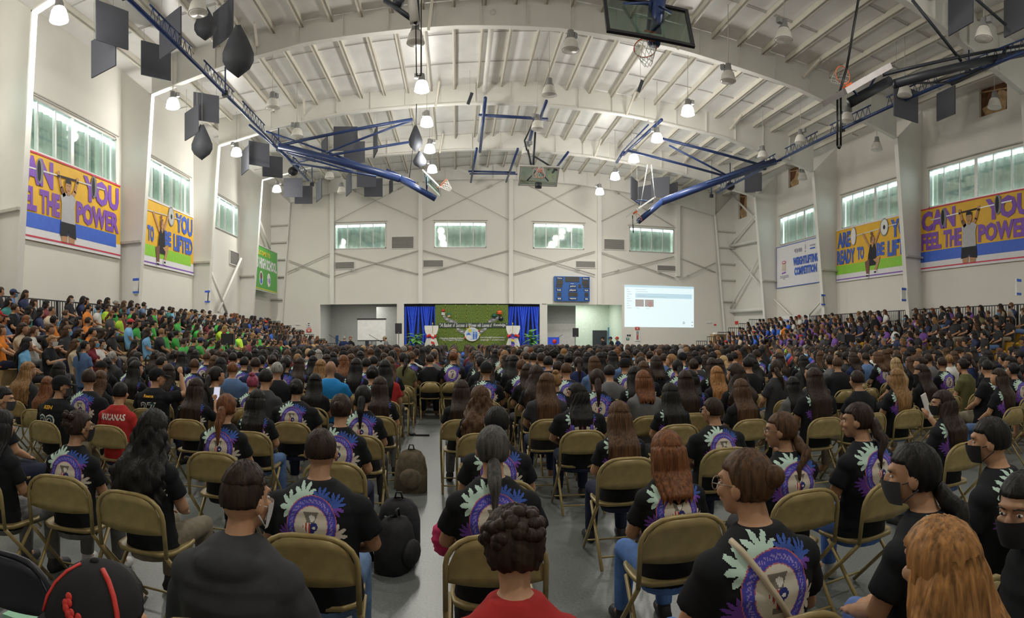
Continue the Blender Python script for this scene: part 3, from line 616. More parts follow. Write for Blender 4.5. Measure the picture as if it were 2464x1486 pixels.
# small wall things
def plate(name, lab, cat, u0, v0, u1, v1, m, extra=None, dep=.06, Yw=None):
    a = P(u0, v0, (Yw or YB) - dep); c = P(u1, v1, (Yw or YB) - dep); r = thing(name, lab, cat, ((a.x + c.x) / 2, (Yw or YB) - dep, c.z)); w, h = c.x - a.x, a.z - c.z
    MB().m(m).lo_hi((-w / 2, 0, 0), (w / 2, dep, h)).build('plate', r)
    if extra: D = Decal((-w / 2, -.001, 0), (1, 0, 0), (0, 0, 1)); extra(D, w, h); D.b.build('print', r)
    return r
wm = SBW
plate('wall_sign', 'red sign over the fire cabinet right of the projection', 'sign', 1528.6, 786, 1538.6, 793, RED, lambda D, w, h: (D.rect(w * .15, h * .6, w * .85, h * .72, wm, 1), D.disc(w * .5, h * .3, w * .16, h * .18, wm, 1)))
plate('fire_extinguisher_cabinet', 'white recessed fire extinguisher cabinet under the red sign', 'cabinet', 1528, 795, 1540, 820, WHITE, lambda D, w, h: (D.rect(w * .25, h * .1, w * .75, h * .95, mat('cabinet_glass_grey', (.35, .36, .38), .2), 1), D.rect(w * .4, h * .15, w * .6, h * .7, RED, 2), D.disc(w * .5, h * .62, w * .1, h * .05, YEL, 3)))
plate('wall_sign', 'red sign beside the left opening near the bleacher end', 'sign', 737.5, 790.5, 749, 798.5, RED, lambda D, w, h: (D.rect(w * .15, h * .62, w * .85, h * .78, wm, 1), D.rect(w * .3, h * .2, w * .7, h * .5, wm, 1)))
plate('notice', 'small white notice with black figure above the left red sign', 'notice', 739, 777, 747, 787, WHITE, lambda D, w, h: (D.rect(w * .2, h * .8, w * .8, h, PB, 1), D.disc(w * .5, h * .4, w * .25, h * .2, PLT, 1)))
plate('emergency_light', 'white twin emergency light on the wall left of the first opening', 'light', 712, 778, 722, 781.5, WHITE)
plate('emergency_light', 'white twin emergency light right of the projection', 'light', 1699, 773, 1711, 777, WHITE)
plate('fire_alarm', 'small red alarm box on end wall near the right corner', 'alarm', 1719, 779, 1723, 783, RED)
plate('exit_sign', 'small emergency sign plate on pillar between second and third opening', 'sign', 1305, 728.5, 1315, 731, BRACE)
plate('wall_socket', 'left one of two dark wall boxes right of the third opening', 'socket', 1509, 804.5, 1512.5, 808, DARKSTEEL); plate('wall_socket', 'right one of two dark wall boxes beside the third opening', 'socket', 1514, 804.5, 1517.5, 808, DARKSTEEL)
plate('accessibility_sign', 'small green sign under the two dark wall boxes', 'sign', 1507, 812, 1514, 817, mat('sign_green', (.05, .25, .2), .5), lambda D, w, h: D.disc(w * .5, h * .5, w * .2, h * .3, wm, 1))
c = PX(1772, 776, XR - .05); t = thing('fire_alarm', 'red alarm box on the right wall by the bleacher end', 'alarm', c); MB().m(RED).lo_hi((-.03, -.2, -.12), (.05, .2, .12)).build('plate', t)
for (u, v, fx, lab) in ((24, 646, 14.27, 'white notice with blue bars on the nearest left column'), (327, 687, 21.37, 'white notice on the second left column'), (499, 713, 28.37, 'white notice on the third left column'), (2452, 690, 14.27, 'white notice on the right edge column'), (2175, 708, 21.37, 'white notice on the second right column'), (1981, 721, 28.37, 'white notice on the third right column')):
    t_ = (u - U0) / F; c = P(u, v, fx); r = thing('notice', lab, 'notice', c); MB().m(WHITE).lo_hi((-.13, 0, -.32), (.13, .09, .32)).build('plate', r)
    MB().m(BB).lo_hi((-.14, -.01, .2), (.14, .0, .3)).lo_hi((-.14, -.01, -.3), (.14, .0, -.22)).build('print', r)

# ================================================================ stage dressing (in the middle opening)
turf = mat('artificial_turf', (.15, .215, .045), .95, noise=.5, nscale=14, bump=.6); turf2 = mat('turf_seam_yellow', (.42, .44, .04), .9)
sy = YB - .1
tx0, tx1 = bx(1047), bx(1223)
r = thing('turf_backdrop', 'green artificial turf backdrop with lettering behind the stage', 'backdrop', ((tx0 + tx1) / 2, sy, 0)); w = tx1 - tx0; zt = 4.12
npan = 7
for i in range(npan):
    MB().m(turf).lo_hi((-w / 2 + i * w / npan + .012, 0, 0), (-w / 2 + (i + 1) * w / npan - .012, .06 + .015 * (i % 2), zt)).build('turf_strip', r)
    if i:
        b = MB().m(turf2)
        for k in range(16): b.box((-w / 2 + i * w / npan, -.005, .35 + k * .25), (.03, .01, .13))
        b.build('seam_stitches', r)['kind'] = 'stuff'
xx = lambda u: bx(u) - (tx0 + tx1) / 2
zz_ = lambda v: P(1136, v, YB).z
gd = mat('dark_lettering_band', (.05, .075, .06), .7); road = mat('road_grey', (.25, .27, .27), .8)
MB().m(gd).lo_hi((xx(1055.5), -.05, zz_(788)), (xx(1223), -.01, zz_(776.5))).build('slogan_band', r)
D = Decal((0, -.052, 0), (1, 0, 0), (0, 0, 1)); za, zc = zz_(786.5), zz_(777.5)
cur = 1058.0
for wd, u0, u1 in (('"A', 1058, 1066), ('Basket', 1068, 1087), ('of', 1090, 1095), ('Success', 1097, 1118), ('is', 1121, 1124.5), ('Woven', 1127, 1146), ('with', 1149, 1157), ('Leaves', 1160, 1177), ('of', 1178.5, 1183), ('Knowledge."', 1187, 1220)):
    D.text(wd, xx(u0), za, xx(u1), zc, BW, 2, .012, .25)
D.b.build('lettering', r)
for u0, u1, v0, v1, tx in ((1058, 1117, 815.5, 811, 'I Kanastran Inadilanto Emfotma'), (1065, 1113, 820, 816, 'Na I Hagon Minaase'), (1155, 1216, 814, 809, 'Ewe schoolgirl pwommwaay i'), (1155, 1214, 819.5, 815, 'yyngiyugai  i  pwelaamwaayi')):
    D = Decal((0, -.012, 0), (1, 0, 0), (0, 0, 1)); D.text(tx, xx(u0), zz_(v0), xx(u1), zz_(v1), BW, 2, .02, .15); D.b.build('lettering', r)
for pts in (((1066, 757), (1071, 765), (1080, 770), (1092, 775), (1100, 779)), ((1098, 788), (1106, 795), (1116, 799), (1122, 804)), ((1200, 762), (1192, 767), (1182, 770), (1174, 776)), ((1172, 788), (1162, 794), (1154, 800))):
    b = MB().m(road); q = [(xx(u), zz_(v)) for u, v in pts]
    for (x0, z0), (x1, z1) in zip(q[:-1], q[1:]): b.slab([(x0, -.03, z0 - .14), (x1, -.03, z1 - .14), (x1, -.03, z1 + .14), (x0, -.03, z0 + .14)], (0, .03, 0))
    b.m(BW)
    for (x0, z0), (x1, z1) in zip(q[:-1], q[1:]): b.box(((x0 + x1) / 2, -.035, (z0 + z1) / 2), (.16, .01, .05))
    b.build('road_cutout', r)
def cutout(nm, lab, cat, u, v, build, dep=.12):
    c = P(u, v, YB - .1 - dep); t = thing(nm, lab, cat, c); build(t); t.scale = (.56, 1, .56); return t
def apple(t):
    MB().m(RED).ell((0, .05, .38), (.2, .08, .17)).build('apple', t)
    for z in (.1, -.02, -.14): MB().m(WHITE).box((0, .05, z), (.42, .1, .09), Matrix.Rotation(.15, 3, 'Y')).build('book', t)
cutout('book_stack_cutout', 'red apple on stacked white books, upper left of the turf backdrop', 'cutout', 1066.5, 754, apple)
def bag_(t): MB().m(mat('dark_teal', (.03, .18, .16), .6)).box((0, .05, .14), (.36, .08, .24), Matrix.Rotation(-.3, 3, 'Y')).build('cover', t); MB().m(mat('pale_orange', (.75, .45, .25), .6)).box((0, .05, -.1), (.34, .08, .2), Matrix.Rotation(-.3, 3, 'Y')).build('pages', t)
cutout('notebook_cutout', 'green and orange notebook cutout right of the apple', 'cutout', 1080, 758, bag_)
cutout('hard_hat', 'orange hard hat fixed to the upper right of the turf backdrop', 'helmet', 1202, 751, lambda t: (MB().m(ORANGE).ell((0, 0, 0), (.33, .15, .25)).build('shell', t), MB().m(ORANGE).box((.02, -.02, -.2), (.62, .2, .05)).build('brim', t)))
cutout('helmet', 'green helmet on turf backdrop left of the orange hard hat', 'helmet', 1189.5, 759, lambda t: (MB().m(mat('helmet_green', (.02, .12, .07), .3)).ell((0, 0, 0), (.33, .16, .25)).build('shell', t), MB().m(DARKSTEEL).box((-.05, -.05, -.2), (.4, .15, .05)).build('rim', t)))
cutout('helmet', 'dark navy helmet below the orange hard hat', 'helmet', 1205.5, 766, lambda t: (MB().m(mat('helmet_navy', (.015, .02, .06), .3)).ell((0, 0, 0), (.3, .16, .26)).build('shell', t), MB().m(YEL).box((0, -.16, .12), (.1, .03, .1)).build('badge', t)))
def seal(t):
    MB().m(BW).slab([(.9 * math.cos(a_ * PI / 12), -.02, .84 * math.sin(a_ * PI / 12)) for a_ in range(24)], (0, .05, 0)).build('disc', t)
    lb = mat('pale_sky_blue', (.5, .65, .75), .6)
    D = Decal((0, -.02, 0), (1, 0, 0), (0, 0, 1)); D.disc(0, .02, .76, .7, lb, 1, 28); D.disc(-.25, .45, .2, .2, YEL, 2); D.poly([(-.7, -.05), (-.15, -.05), (-.4, .25)], BB, 3); D.disc(-.35, -.35, .35, .25, BW, 2)
    for s_ in (.2, .5): D.rect(s_ - .1, -.35, s_ + .1, .1, BB, 3); D.disc(s_, .22, .08, .1, BB, 3); D.rect(s_ - .09, -.6, s_ - .01, -.35, BB, 3); D.rect(s_ + .01, -.6, s_ + .09, -.35, BB, 3)
    D.b.build('print', t)
    for a_, m_ in ((2.3, YEL), (1.9, YEL), (-.1, YEL), (.5, RED), (3.6, ORANGE)): MB().m(m_).ell((.92 * math.cos(a_), 0, .88 * math.sin(a_)), (.12, .05, .12), 8, 5).build('flower', t)
cutout('round_emblem', 'round white emblem with two blue figures at centre of turf backdrop', 'emblem', 1136, 804, seal)
# blue curtains
blue = mat('royal_blue_curtain', (.03, .10, .78), .6, noise=.12, nscale=5)
def curtain(u0, u1, lab, tie):
    x0, x1 = bx(u0), bx(u1); o = thing('curtain', lab, 'curtain', ((x0 + x1) / 2, YB + .25, 0), 0, 'royal blue stage curtains'); w = x1 - x0
    nf = 14
    for k in range(nf):
        b = MB().m(blue); xs = [-w / 2 + w * (k + f_) / nf for f_ in (0, .25, .5, .75, 1)]; ys = [0, -.1, -.13, -.1, 0]
        vs = [(x, y, .02) for x, y in zip(xs, ys)] + [(x + tie * .25 * math.sin(k), y, 2.1) for x, y in zip(xs, ys)] + [(x, y, 4.02) for x, y in zip(xs, ys)]
        b.add(vs, [(i + 5 * j, i + 1 + 5 * j, i + 6 + 5 * j, i + 5 + 5 * j) for j in range(2) for i in range(4)], True); b.build('curtain_fold', o)
    MB().m(DARKSTEEL).tube([(-w / 2, -.05, 4.06), (w / 2, -.05, 4.06)], .04, 6).build('rail', o)
curtain(972.5, 1048, 'royal blue curtain left of the turf backdrop', 1); curtain(1222, 1299, 'royal blue curtain right of the turf backdrop', -1)
# latte stone props (white stone pillars with cup capstones)
def latte(u, lab):
    x = P(u, 800, 41.0).x; o = thing('pillar_prop', lab, 'stage prop', (x, 41.0, 0), 0, 'white stage pillars')
    WS = mat('white_foam_board', (.85, .84, .80), .7)
    pr_ = [(-.46, 0), (.46, 0), (.50, .9), (.45, 1.4), (.32, 1.85), (-.32, 1.85), (-.45, 1.4), (-.50, .9)]
    MB().m(WS).slab([(a, -.06, z) for a, z in pr_], (0, .12, 0)).build('pillar', o)
    cp = [(-.20, 1.95), (.20, 1.95), (.38, 2.15), (.46, 2.45), (.46, 2.66), (-.46, 2.66), (-.46, 2.45), (-.38, 2.15)]
    MB().m(WS).slab([(a, -.08, z + .02) for a, z in cp], (0, .16, 0)).build('cup', o)
    for i in range(5): MB().m(RED).ell(((i - 2) * .13 * (1.3 if u > 1150 else 1), -.12, 1.98 + .05 * (i % 2)), (.1, .06, .1), 8, 5).build('flower', o)
latte(1038, 'white pillar prop with cup top and red flowers left of the turf'); latte(1234.5, 'white pillar prop with cup top and red flowers right of turf')
def flag(u, cols, lab):
    x = P(u, 800, 40.6).x; o = thing('flag', lab, 'flag', (x, 40.6, 0), 0)
    MB().m(mat('flag_pole_gold', (.5, .38, .12), .4, metal=.5)).tube([(0, 0, 0), (0, 0, 2.75)], .022, 6).build('pole', o); MB().m(YEL).ell((0, 0, 2.8), (.04, .04, .07), 8, 5).build('finial', o); MB().m(DARKSTEEL).lathe((0, 0, 0), [(.2, 0), (.2, .04), (.05, .08)], 12).build('base', o)
    n_ = 10
    for k in range(n_):
        z0 = .45 + k * .17
        MB().m(cols[k % len(cols)]).slab([(-.10 + .02 * math.sin(k), -.05, z0), (.12 + .03 * math.sin(k * 1.3), -.05, z0 - .06), (.10, -.05, z0 + .12), (-.09, -.05, z0 + .18)], (0, .07, 0)).build('flag_fold', o)
flag(1041, [RED, WHITE], 'red and white striped flag on pole before left pillar'); flag(1233.5, [mat('flag_navy', (.03, .05, .3), .6), YEL, BP], 'blue and gold flag on pole before the right pillar')
# potted palms
leafm = mat('palm_leaf_green', (.14, .36, .10), .5, noise=.3, nscale=3)
def palm(u, lab, H=2.1):
    x = P(u, 800, 40.4).x; o = thing('potted_palm', lab, 'plant', (x, 40.4, 0), 0, 'leafy plants on the stage'); rr = random.Random(int(u))
    MB().m(mat('dark_pot', (.05, .04, .035), .6)).lathe((0, 0, 0), [(.18, 0), (.24, .35), (.26, .38), (.22, .38)], 12).build('pot', o)
    MB().m(mat('stem_brown', (.2, .15, .07), .8)).tube([(0, 0, .3), (.02, 0, H * .75)], .025, 6).build('stem', o)
    me = None
    for k in range(34):
        a = rr.uniform(0, 2 * PI); z = rr.uniform(.9, H); el = rr.uniform(-.3, .8); L = rr.uniform(.45, .75)
        if me is None:
            b = MB().m(leafm); b.add([(0, 0, 0), (-.11, .18, .02), (-.13, .4, -.02), (0, .68, -.12), (.13, .4, -.02), (.11, .18, .02), (0, .35, .05)], [(0, 5, 6), (5, 4, 6), (4, 3, 6), (3, 2, 6), (2, 1, 6), (1, 0, 6)]); me = b.mesh('leaf')
        l = link('leaf', me, o, (0, 0, z)); l.rotation_euler = (el, 0, a); l.scale = (L / .6, L / .6, 1)
palm(998, 'large leafy potted plant before the left blue curtain'); palm(1279, 'large leafy potted plant before the right blue curtain', 2.3)
# screen, loudspeakers, microphones, lectern
def tripod(o, h, m=DARKSTEEL, sp=.5):
    MB().m(m).tube([(0, 0, .12), (0, 0, h)], .02, 6).build('pole', o)
    for k in range(3): a = k * 2.094 + .5; MB().m(m).tube([(0, 0, h * .35), (sp * math.cos(a), sp * math.sin(a), .012)], .014, 5).build('leg', o)
a, c = P(861, 769, 38.5), P(928, 818, 38.5); r = thing('projection_screen', 'white tripod projection screen before the left opening', 'screen', ((a.x + c.x) / 2, 38.5, 0)); w = c.x - a.x
MB().m(WHITE).lo_hi((-w / 2, -.09, c.z), (w / 2, -.07, a.z)).build('screen_cloth', r); MB().m(BLACK).lo_hi((-w / 2 - .04, -.11, a.z), (w / 2 + .04, .03, a.z + .08)).build('top_case', r); MB().m(BLACK).lo_hi((-w / 2, -.11, c.z - .06), (w / 2, .0, c.z)).build('bottom_bar', r); tripod(r, a.z, DARKSTEEL, .6)
def speaker(u, vt, vb, Y, w, lab, up=0.0):
    a, c = P(u, vt, Y), P(u, vb, Y); o = thing('loudspeaker', lab, 'loudspeaker', (a.x, Y, up), 0); h = a.z - c.z
    MB().m(BLACK).slab([(-w / 2, -w * .4, c.z - up), (w / 2, -w * .4, c.z - up), (w * .36, w * .4, c.z - up), (-w * .36, w * .4, c.z - up)], (0, 0, h)).build('cabinet', o)
    MB().m(mat('speaker_grille', (.03, .03, .032), .8, noise=.3, nscale=90)).lo_hi((-w * .42, -w * .43, c.z - up + h * .05), (w * .42, -w * .4, c.z - up + h * .95)).build('grille', o); MB().m(BW).box((0, -w * .44, c.z - up + h * .08), (w * .1, .005, h * .03)).build('badge', o)
    tripod(o, c.z - up)
speaker(959.5, 777.5, 802.5, 38.0, .42, 'black loudspeaker on stand left of the blue curtain'); speaker(1384, 789, 810, 38.0, .38, 'black loudspeaker on stand before the third opening')
speaker(551, 802.5, 829, 18.9, .43, 'black loudspeaker on stand before the left bleacher'); speaker(2038, 805, 823, 19.6, .5, 'dark loudspeaker on stand before the right bleacher')
a, c = P(1713, 805, 37), P(1743, 835, 37); o = thing('wooden_lectern', 'plain light wood box lectern near the right corner', 'lectern', ((a.x + c.x) / 2, 37, 0)); w = c.x - a.x; WD = mat('light_plywood', (.50, .33, .16), .6, noise=.12)
MB().m(WD).lo_hi((-w / 2, -.3, .06), (w / 2, .3, a.z)).build('cabinet', o); MB().m(WD).lo_hi((-w / 2 - .03, -.33, a.z), (w / 2 + .03, .33, a.z + .03)).build('top', o); MB().m(DARKSTEEL).lo_hi((-w / 2 + .04, -.27, 0), (w / 2 - .04, .27, .06)).build('plinth', o); MB().m(WHITE).lo_hi((-.3, -.2, a.z + .03), (.35, .2, a.z + .14)).build('paper_stack', o)
for u, lab, d in ((808, 'microphone stand at far left opening', -1), (905, 'boom microphone stand before the white screen', -1), (1337, 'boom microphone stand left of the right loudspeaker', 1)):
    c = P(u, 800, 37.5); o = thing('microphone_stand', lab, 'microphone', (c.x, 37.5, 0)); tripod(o, 1.75, DARKSTEEL, .35); MB().m(DARKSTEEL).tube([(-.25 * d, 0, 1.65), (.45 * d, 0, 2.05)], .014, 5).build('boom', o); MB().m(BLACK).ell((-.3 * d, 0, 1.62), (.06, .04, .04), 8, 5).build('microphone', o)
a = P(1332, 820, 33); o = thing('blue_case', 'royal blue box with red star shape near the stage', 'box', (a.x, 33, 0)); MB().m(blue).lo_hi((-.30, -.1, 1.3), (.30, .1, 1.85)).build('panel', o); MB().m(RED).ell((.03, -.11, 1.62), (.13, .03, .13), 5, 3).build('red_star', o); MB().m(DARKSTEEL).tube([(0, 0, 0), (0, 0, 1.3)], .03).build('stand', o); MB().m(DARKSTEEL).lathe((0, 0, 0), [(.25, 0), (.25, .03), (.03, .05)], 10).build('base', o)
b = thing('stage_platform', 'low dark stage front with yellow lettering at the foot of the turf', 'stage', (1.0, 39.6, 0)); MB().m(DARKSTEEL).lo_hi((-2.6, 0, 0), (2.6, .3, 1.0)).build('panel', b); D = Decal((-1.2, -.002, .6), (1, 0, 0), (0, 0, 1)); D.text('Sic Na', 0, 0, 1.2, .22, YEL, 1, .05); D.b.build('lettering', b)

# ================================================================ roof steelwork and basketball goals
def pipes(name, lab, cat, segs, m=BLUESTEEL, pn='pipe', grp=None, par=None):
    L0 = Vector(segs[0][0]); r = thing(name, lab, cat, L0, 0, grp)
    if par is not None: r.parent = par; r.location = L0 - Vector(par.location); del r['category']
    for s_ in segs:
        a, c, rad = Vector(s_[0]) - L0, Vector(s_[1]) - L0, s_[2]
        MB().m(s_[3] if len(s_) > 3 else m).tube([a, c], rad, 8).build(s_[4] if len(s_) > 4 else pn, r)
    return r
for X, lab in ((-8.5, 'long dark blue pipe with lattice hung under the left rafters'), (15.5, 'long dark blue pipe with lattice under the right rafters')):
    zc = 10.9 if X < 0 else 10.75; r = thing('curtain_truss', lab, 'truss', (X, 14, zc))
    y0, y1 = (10.5, 34.5)
    MB().m(BLUESTEEL).tube([(0, y0 - 14, 0), (0, y1 - 14, 0)], .065, 8).build('pipe', r)
    for k in range(6):
        ya = y0 + 1.2 + k * 3.9; yb = ya + 2.9
        MB().m(BLUESTEEL).tube([(0, ya - 14, .42), (0, yb - 14, .42)], .03, 6).build('top_chord', r)
        lat = MB().m(BLUESTEEL); n_ = 8
        for j in range(n_): yy = ya + (yb - ya) * j / n_; dy = (yb - ya) / n_; lat.tube([(0, yy - 14, 0), (0, yy + dy / 2 - 14, .42)], .012, 4).tube([(0, yy + dy / 2 - 14, .42), (0, yy + dy - 14, 0)], .012, 4)
        lat.build('lattice', r)['kind'] = 'stuff'
    for fy in FY[2:6]:
        zl = float(np.interp(X, [p[0] for p in LOW], [p[1] for p in LOW])); MB().m(BLUESTEEL).tube([(0, fy - 14, 0), (0, fy - 14, zl - zc)], .03, 6).build('hanger', r); MB().m(DARKSTEEL).box((0, fy - 14, 0), (.2, .2, .2)).build('clamp', r)
glassb = bpy.data.materials.new('backboard_glass'); glassb.use_nodes = True; nt = glassb.node_tree
for n_ in list(nt.nodes): nt.nodes.remove(n_)
o_ = nt.nodes.new('ShaderNodeOutputMaterial'); mx = nt.nodes.new('ShaderNodeMixShader'); tr = nt.nodes.new('ShaderNodeBsdfTransparent'); gl = nt.nodes.new('ShaderNodeBsdfGlossy')
tr.inputs[0].default_value = (.62, .70, .66, 1); gl.inputs['Roughness'].default_value = .05; mx.inputs[0].default_value = .12
nt.links.new(tr.outputs[0], mx.inputs[1]); nt.links.new(gl.outputs[0], mx.inputs[2]); nt.links.new(mx.outputs[0], o_.inputs[0])
def goal(c, M, lab, frame_m=WHITE, net=True, th=.03):
    """basketball goal: local x along the board, y out of its back, z up the board; ring on the -y side"""
    r = thing('basketball_goal', lab, 'basketball goal', c); Mr = M.to_3x3()
    def fb(nm, b):
        me = b.mesh(nm); me.transform(Mr.to_4x4()); return link(nm, me, r)
    fb('backboard', MB().m(glassb).box((0, 0, 0), (1.76, .02, 1.0)))
    for q_ in (((-.91, -th, -.54), (.91, th, -.47)), ((-.91, -th, .47), (.91, th, .54)), ((-.91, -th, -.5), (-.84, th, .5)), ((.84, -th, -.5), (.91, th, .5))): fb('board_edge', MB().m(frame_m).lo_hi(*q_))
    t = MB().m(WHITE)
    for q_ in (((-.3, -.02, -.40), (.3, -.012, -.35)), ((-.3, -.02, .05), (.3, -.012, .10)), ((-.3, -.02, -.4), (-.25, -.012, .1)), ((.25, -.02, -.4), (.3, -.012, .1))): t.lo_hi(*q_)
    fb('target_square', t)
    fb('ring_plate', MB().m(ORANGE).lo_hi((-.12, -.12, -.44), (.12, -.02, -.28)))
    g = MB().m(ORANGE); lathe_ring(g, (0, -.38, -.34), .23, .012, None, 20, 6); fb('rim', g)
    if net:
        nb = MB().m(NETM); nk = 10
        for lv in range(4):
            for j in range(nk):
                R0 = .23 - lv * .035; R1 = .23 - (lv + 1) * .035; a0 = 2 * PI * (j + .5 * (lv % 2)) / nk
                for s_ in (-.5, .5):
                    a1 = a0 + s_ * 2 * PI / nk; nb.tube([(R0 * math.cos(a0), -.38 + R0 * math.sin(a0), -.34 - lv * .11), (R1 * math.cos(a1), -.38 + R1 * math.sin(a1), -.34 - (lv + 1) * .11)], .006, 3, False)
        fb('net', nb)['kind'] = 'stuff'
    for sx in (-1, 1): fb('back_strut', MB().m(BLUESTEEL).tube([(sx * .5, .03, .3), (sx * .1, .35, 0)], .03, 6))
    return r
def basis(xv, zv):
    x = Vector(xv).normalized(); z = Vector(zv); z = (z - x * z.dot(x)).normalized(); y = z.cross(x)
    return Matrix((x, y, z)).transposed().to_4x4()
# left swung-up goal: board seen from its edge
Yg = 27.5
cb = P(1040, 442, Yg); d = (P(1062, 474, Yg) - P(1012, 424, Yg)).normalized()
GL = goal(cb, basis((0, 1, 0), tuple(-d)), 'left basketball goal folded up sideways on the blue arm')
A = Vector((-8.5, Yg, 11.0)); E1 = P(962, 430, Yg); E2 = P(1048, 478, Yg)
segs = [(P(672, 352, Yg), E1, .17, BLUESTEEL, 'main_arm'), (E1, E2, .14, BLUESTEEL, 'lower_arm')]
for a, c, ra, dz in (((640, 316), (880, 400), .05, .9), ((690, 368), (850, 412), .045, -.9), ((700, 392), (905, 424), .045, -.9), ((672, 350), (993, 287), .07, 0), ((785, 367), (993, 289), .05, .4), ((720, 388), (985, 342), .06, .5), ((700, 372), (760, 388), .05, 0), ((600, 300), (720, 402), .06, 0), ((930, 408), (1000, 440), .06, .3)):
    segs.append((P(*a, Yg + dz), P(*c, Yg + dz), ra))
segs.append((P(985, 428, Yg), P(1001, 300, Yg), .02, DARKSTEEL, 'hoist_cable')); segs.append((P(1001, 300, Yg), P(1002, 250, Yg), .02, DARKSTEEL, 'hoist_cable'))
rr_ = pipes('goal_arm', 'dark blue folding arm and braces carrying the left goal', 'goal support', segs, par=GL)
# right swung-up goal
cb = P(1541, 498, Yg); d = (P(1513, 528, Yg) - P(1582, 482, Yg)).normalized()
GRt = goal(cb, basis((0, 1, 0), tuple(-d)), 'right basketball goal folded up sideways on the blue arm')
segs = [(P(1865, 388, Yg), P(1592, 486, Yg), .17, BLUESTEEL, 'main_arm'), (P(1592, 486, Yg), P(1535, 533, Yg), .14, BLUESTEEL, 'lower_arm')]
for a, c, ra, dz in (((1590, 333), (1835, 398), .07, 1.2), ((1610, 350), (1755, 425), .05, .6), ((1510, 362), (1750, 425), .06, 1.6), ((1840, 388), (1600, 476), .06, .8), ((1880, 385), (1700, 440), .05, -.8)): segs.append((P(*a, Yg + dz), P(*c, Yg + dz), ra))
segs.append((P(1576, 480, Yg), P(1567, 396, Yg), .018, ALU, 'hoist_cable')); segs.append((P(1522, 518, Yg), P(1524, 560, Yg), .025, DARKSTEEL, 'hoist_cable')); segs.append((P(1540, 500, Yg), P(1558, 396, Yg), .018, ALU, 'hoist_cable'))
pipes('goal_arm', 'dark blue folding arm and braces carrying the right goal', 'goal support', segs, par=GRt)
# near right goal
Yr = 13.0
cb = P(2118, 195, Yr); dv = (P(1974, 250, Yr) - P(2148, 150, Yr)).normalized()
GN = goal(P(2062, 203, Yr), basis(tuple(dv), (0, -1, 0)), 'near right basketball goal folded up against the roof', mat('grey_board_edge', (.5, .47, .47), .6), th=.075)
segs = [(P(2152, 202, Yr), P(2470, 126, Yr), .13, DARKSTEEL, 'main_arm'), (P(2140, 195, Yr), P(2045, 247, Yr), .14, DARKSTEEL, 'lower_arm'), (P(2125, 180, Yr), P(2470, 108, Yr), .05, DARKSTEEL), (P(2160, 200, Yr + .5), P(2290, 200, Yr + .5), .035, DARKSTEEL), (P(2290, 202, Yr + .5), P(2470, 122, Yr + .5), .06, DARKSTEEL),
        (P(2190, 200, Yr + .5), P(2330, 165, Yr + .5), .03, DARKSTEEL), (P(2240, 200, Yr + .5), P(2380, 160, Yr + .5), .03, DARKSTEEL), (P(2195, 0, Yr), P(2313, 147, Yr), .05, DARKSTEEL, 'brace'), (P(2340, -10, Yr - 1), P(2420, 60, Yr - 1), .05, DARKSTEEL, 'brace'), (P(2410, 135, Yr), P(2425, 110, Yr), .05, DARKSTEEL)]
pipes('goal_arm', 'dark steel arm cluster carrying the near right goal', 'goal support', segs, par=GN)
segs = [(P(2080, -85, Yr), P(2037, 165, Yr), .035, BLACK, 'cable'), (P(2037, 165, Yr), P(2019, 225, Yr), .035, BLACK, 'cable'), (P(2015, 222, Yr), P(2015, 350, Yr), .03, BLACK, 'cable'), (P(2023, 222, Yr), P(2023, 350, Yr), .03, BLACK, 'cable'), (P(2015, 350, Yr), P(2019, 357, Yr), .03, BLACK, 'cable'), (P(2019, 357, Yr), P(2023, 350, Yr), .03, BLACK, 'cable')]
pipes('cable_loop', 'long black cable loop hanging by the near right goal', 'cable', segs)
# big board overhead, seen from behind
Yt = 11.7; x0, z0 = P(1560, 60, Yt).x, P(1560, 60, Yt).z
xv = (P(1655, 118, Yt) - P(1452, 82, Yt)); zv = Vector((.10, .42, .9))
GT = goal(P(1561, 48, Yt), basis(tuple(-xv), tuple(zv)), 'large glass backboard hanging overhead with dark frame', mat('black_board_edge', (.02, .02, .025), .5))
pipes('goal_mast', 'thick dark blue mast behind the large overhead backboard', 'goal support', [(P(1590, -20, Yt + .1), P(1573, 108, Yt + .1), .13, BLUESTEEL, 'mast'), (P(1568, -10, Yt + .2), P(1556, 95, Yt + .2), .04, BLUESTEEL, 'brace'), (P(1560, 95, Yt + .15), P(1580, 98, Yt + .15), .1, BLUESTEEL, 'mount'), (P(1590, -20, Yt + .1), P(1614, -600, Yt + .1), .13, BLUESTEEL, 'mast')], par=GT)
pipes('roof_bracket', 'grey triangular steel bracket at the top centre edge', 'bracket', [(P(925, 0, 14), P(1004, 55, 14), .06, DARKSTEEL, 'bar'), (P(988, -30, 14), P(998, 55, 14), .12, BRACE, 'bar'), (P(1002, -30, 14), P(1006, 52, 14), .05, DARKSTEEL, 'bar'), (P(950, 0, 14), P(968, 10, 14), .12, DARKSTEEL, 'bar')])
pipes('cable_loop', 'black cable loop hanging beside the top centre lamp', 'cable', [(P(1001, 100, 18), P(1002, 182, 18), .018, BLACK, 'cable'), (P(1014, -160, 18), P(1013, 182, 18), .018, BLACK, 'cable'), (P(1002, 182, 18), P(1013, 182, 18), .018, BLACK, 'cable'), (P(998, -160, 18), P(1001, 100, 18), .018, BLACK, 'cable')])
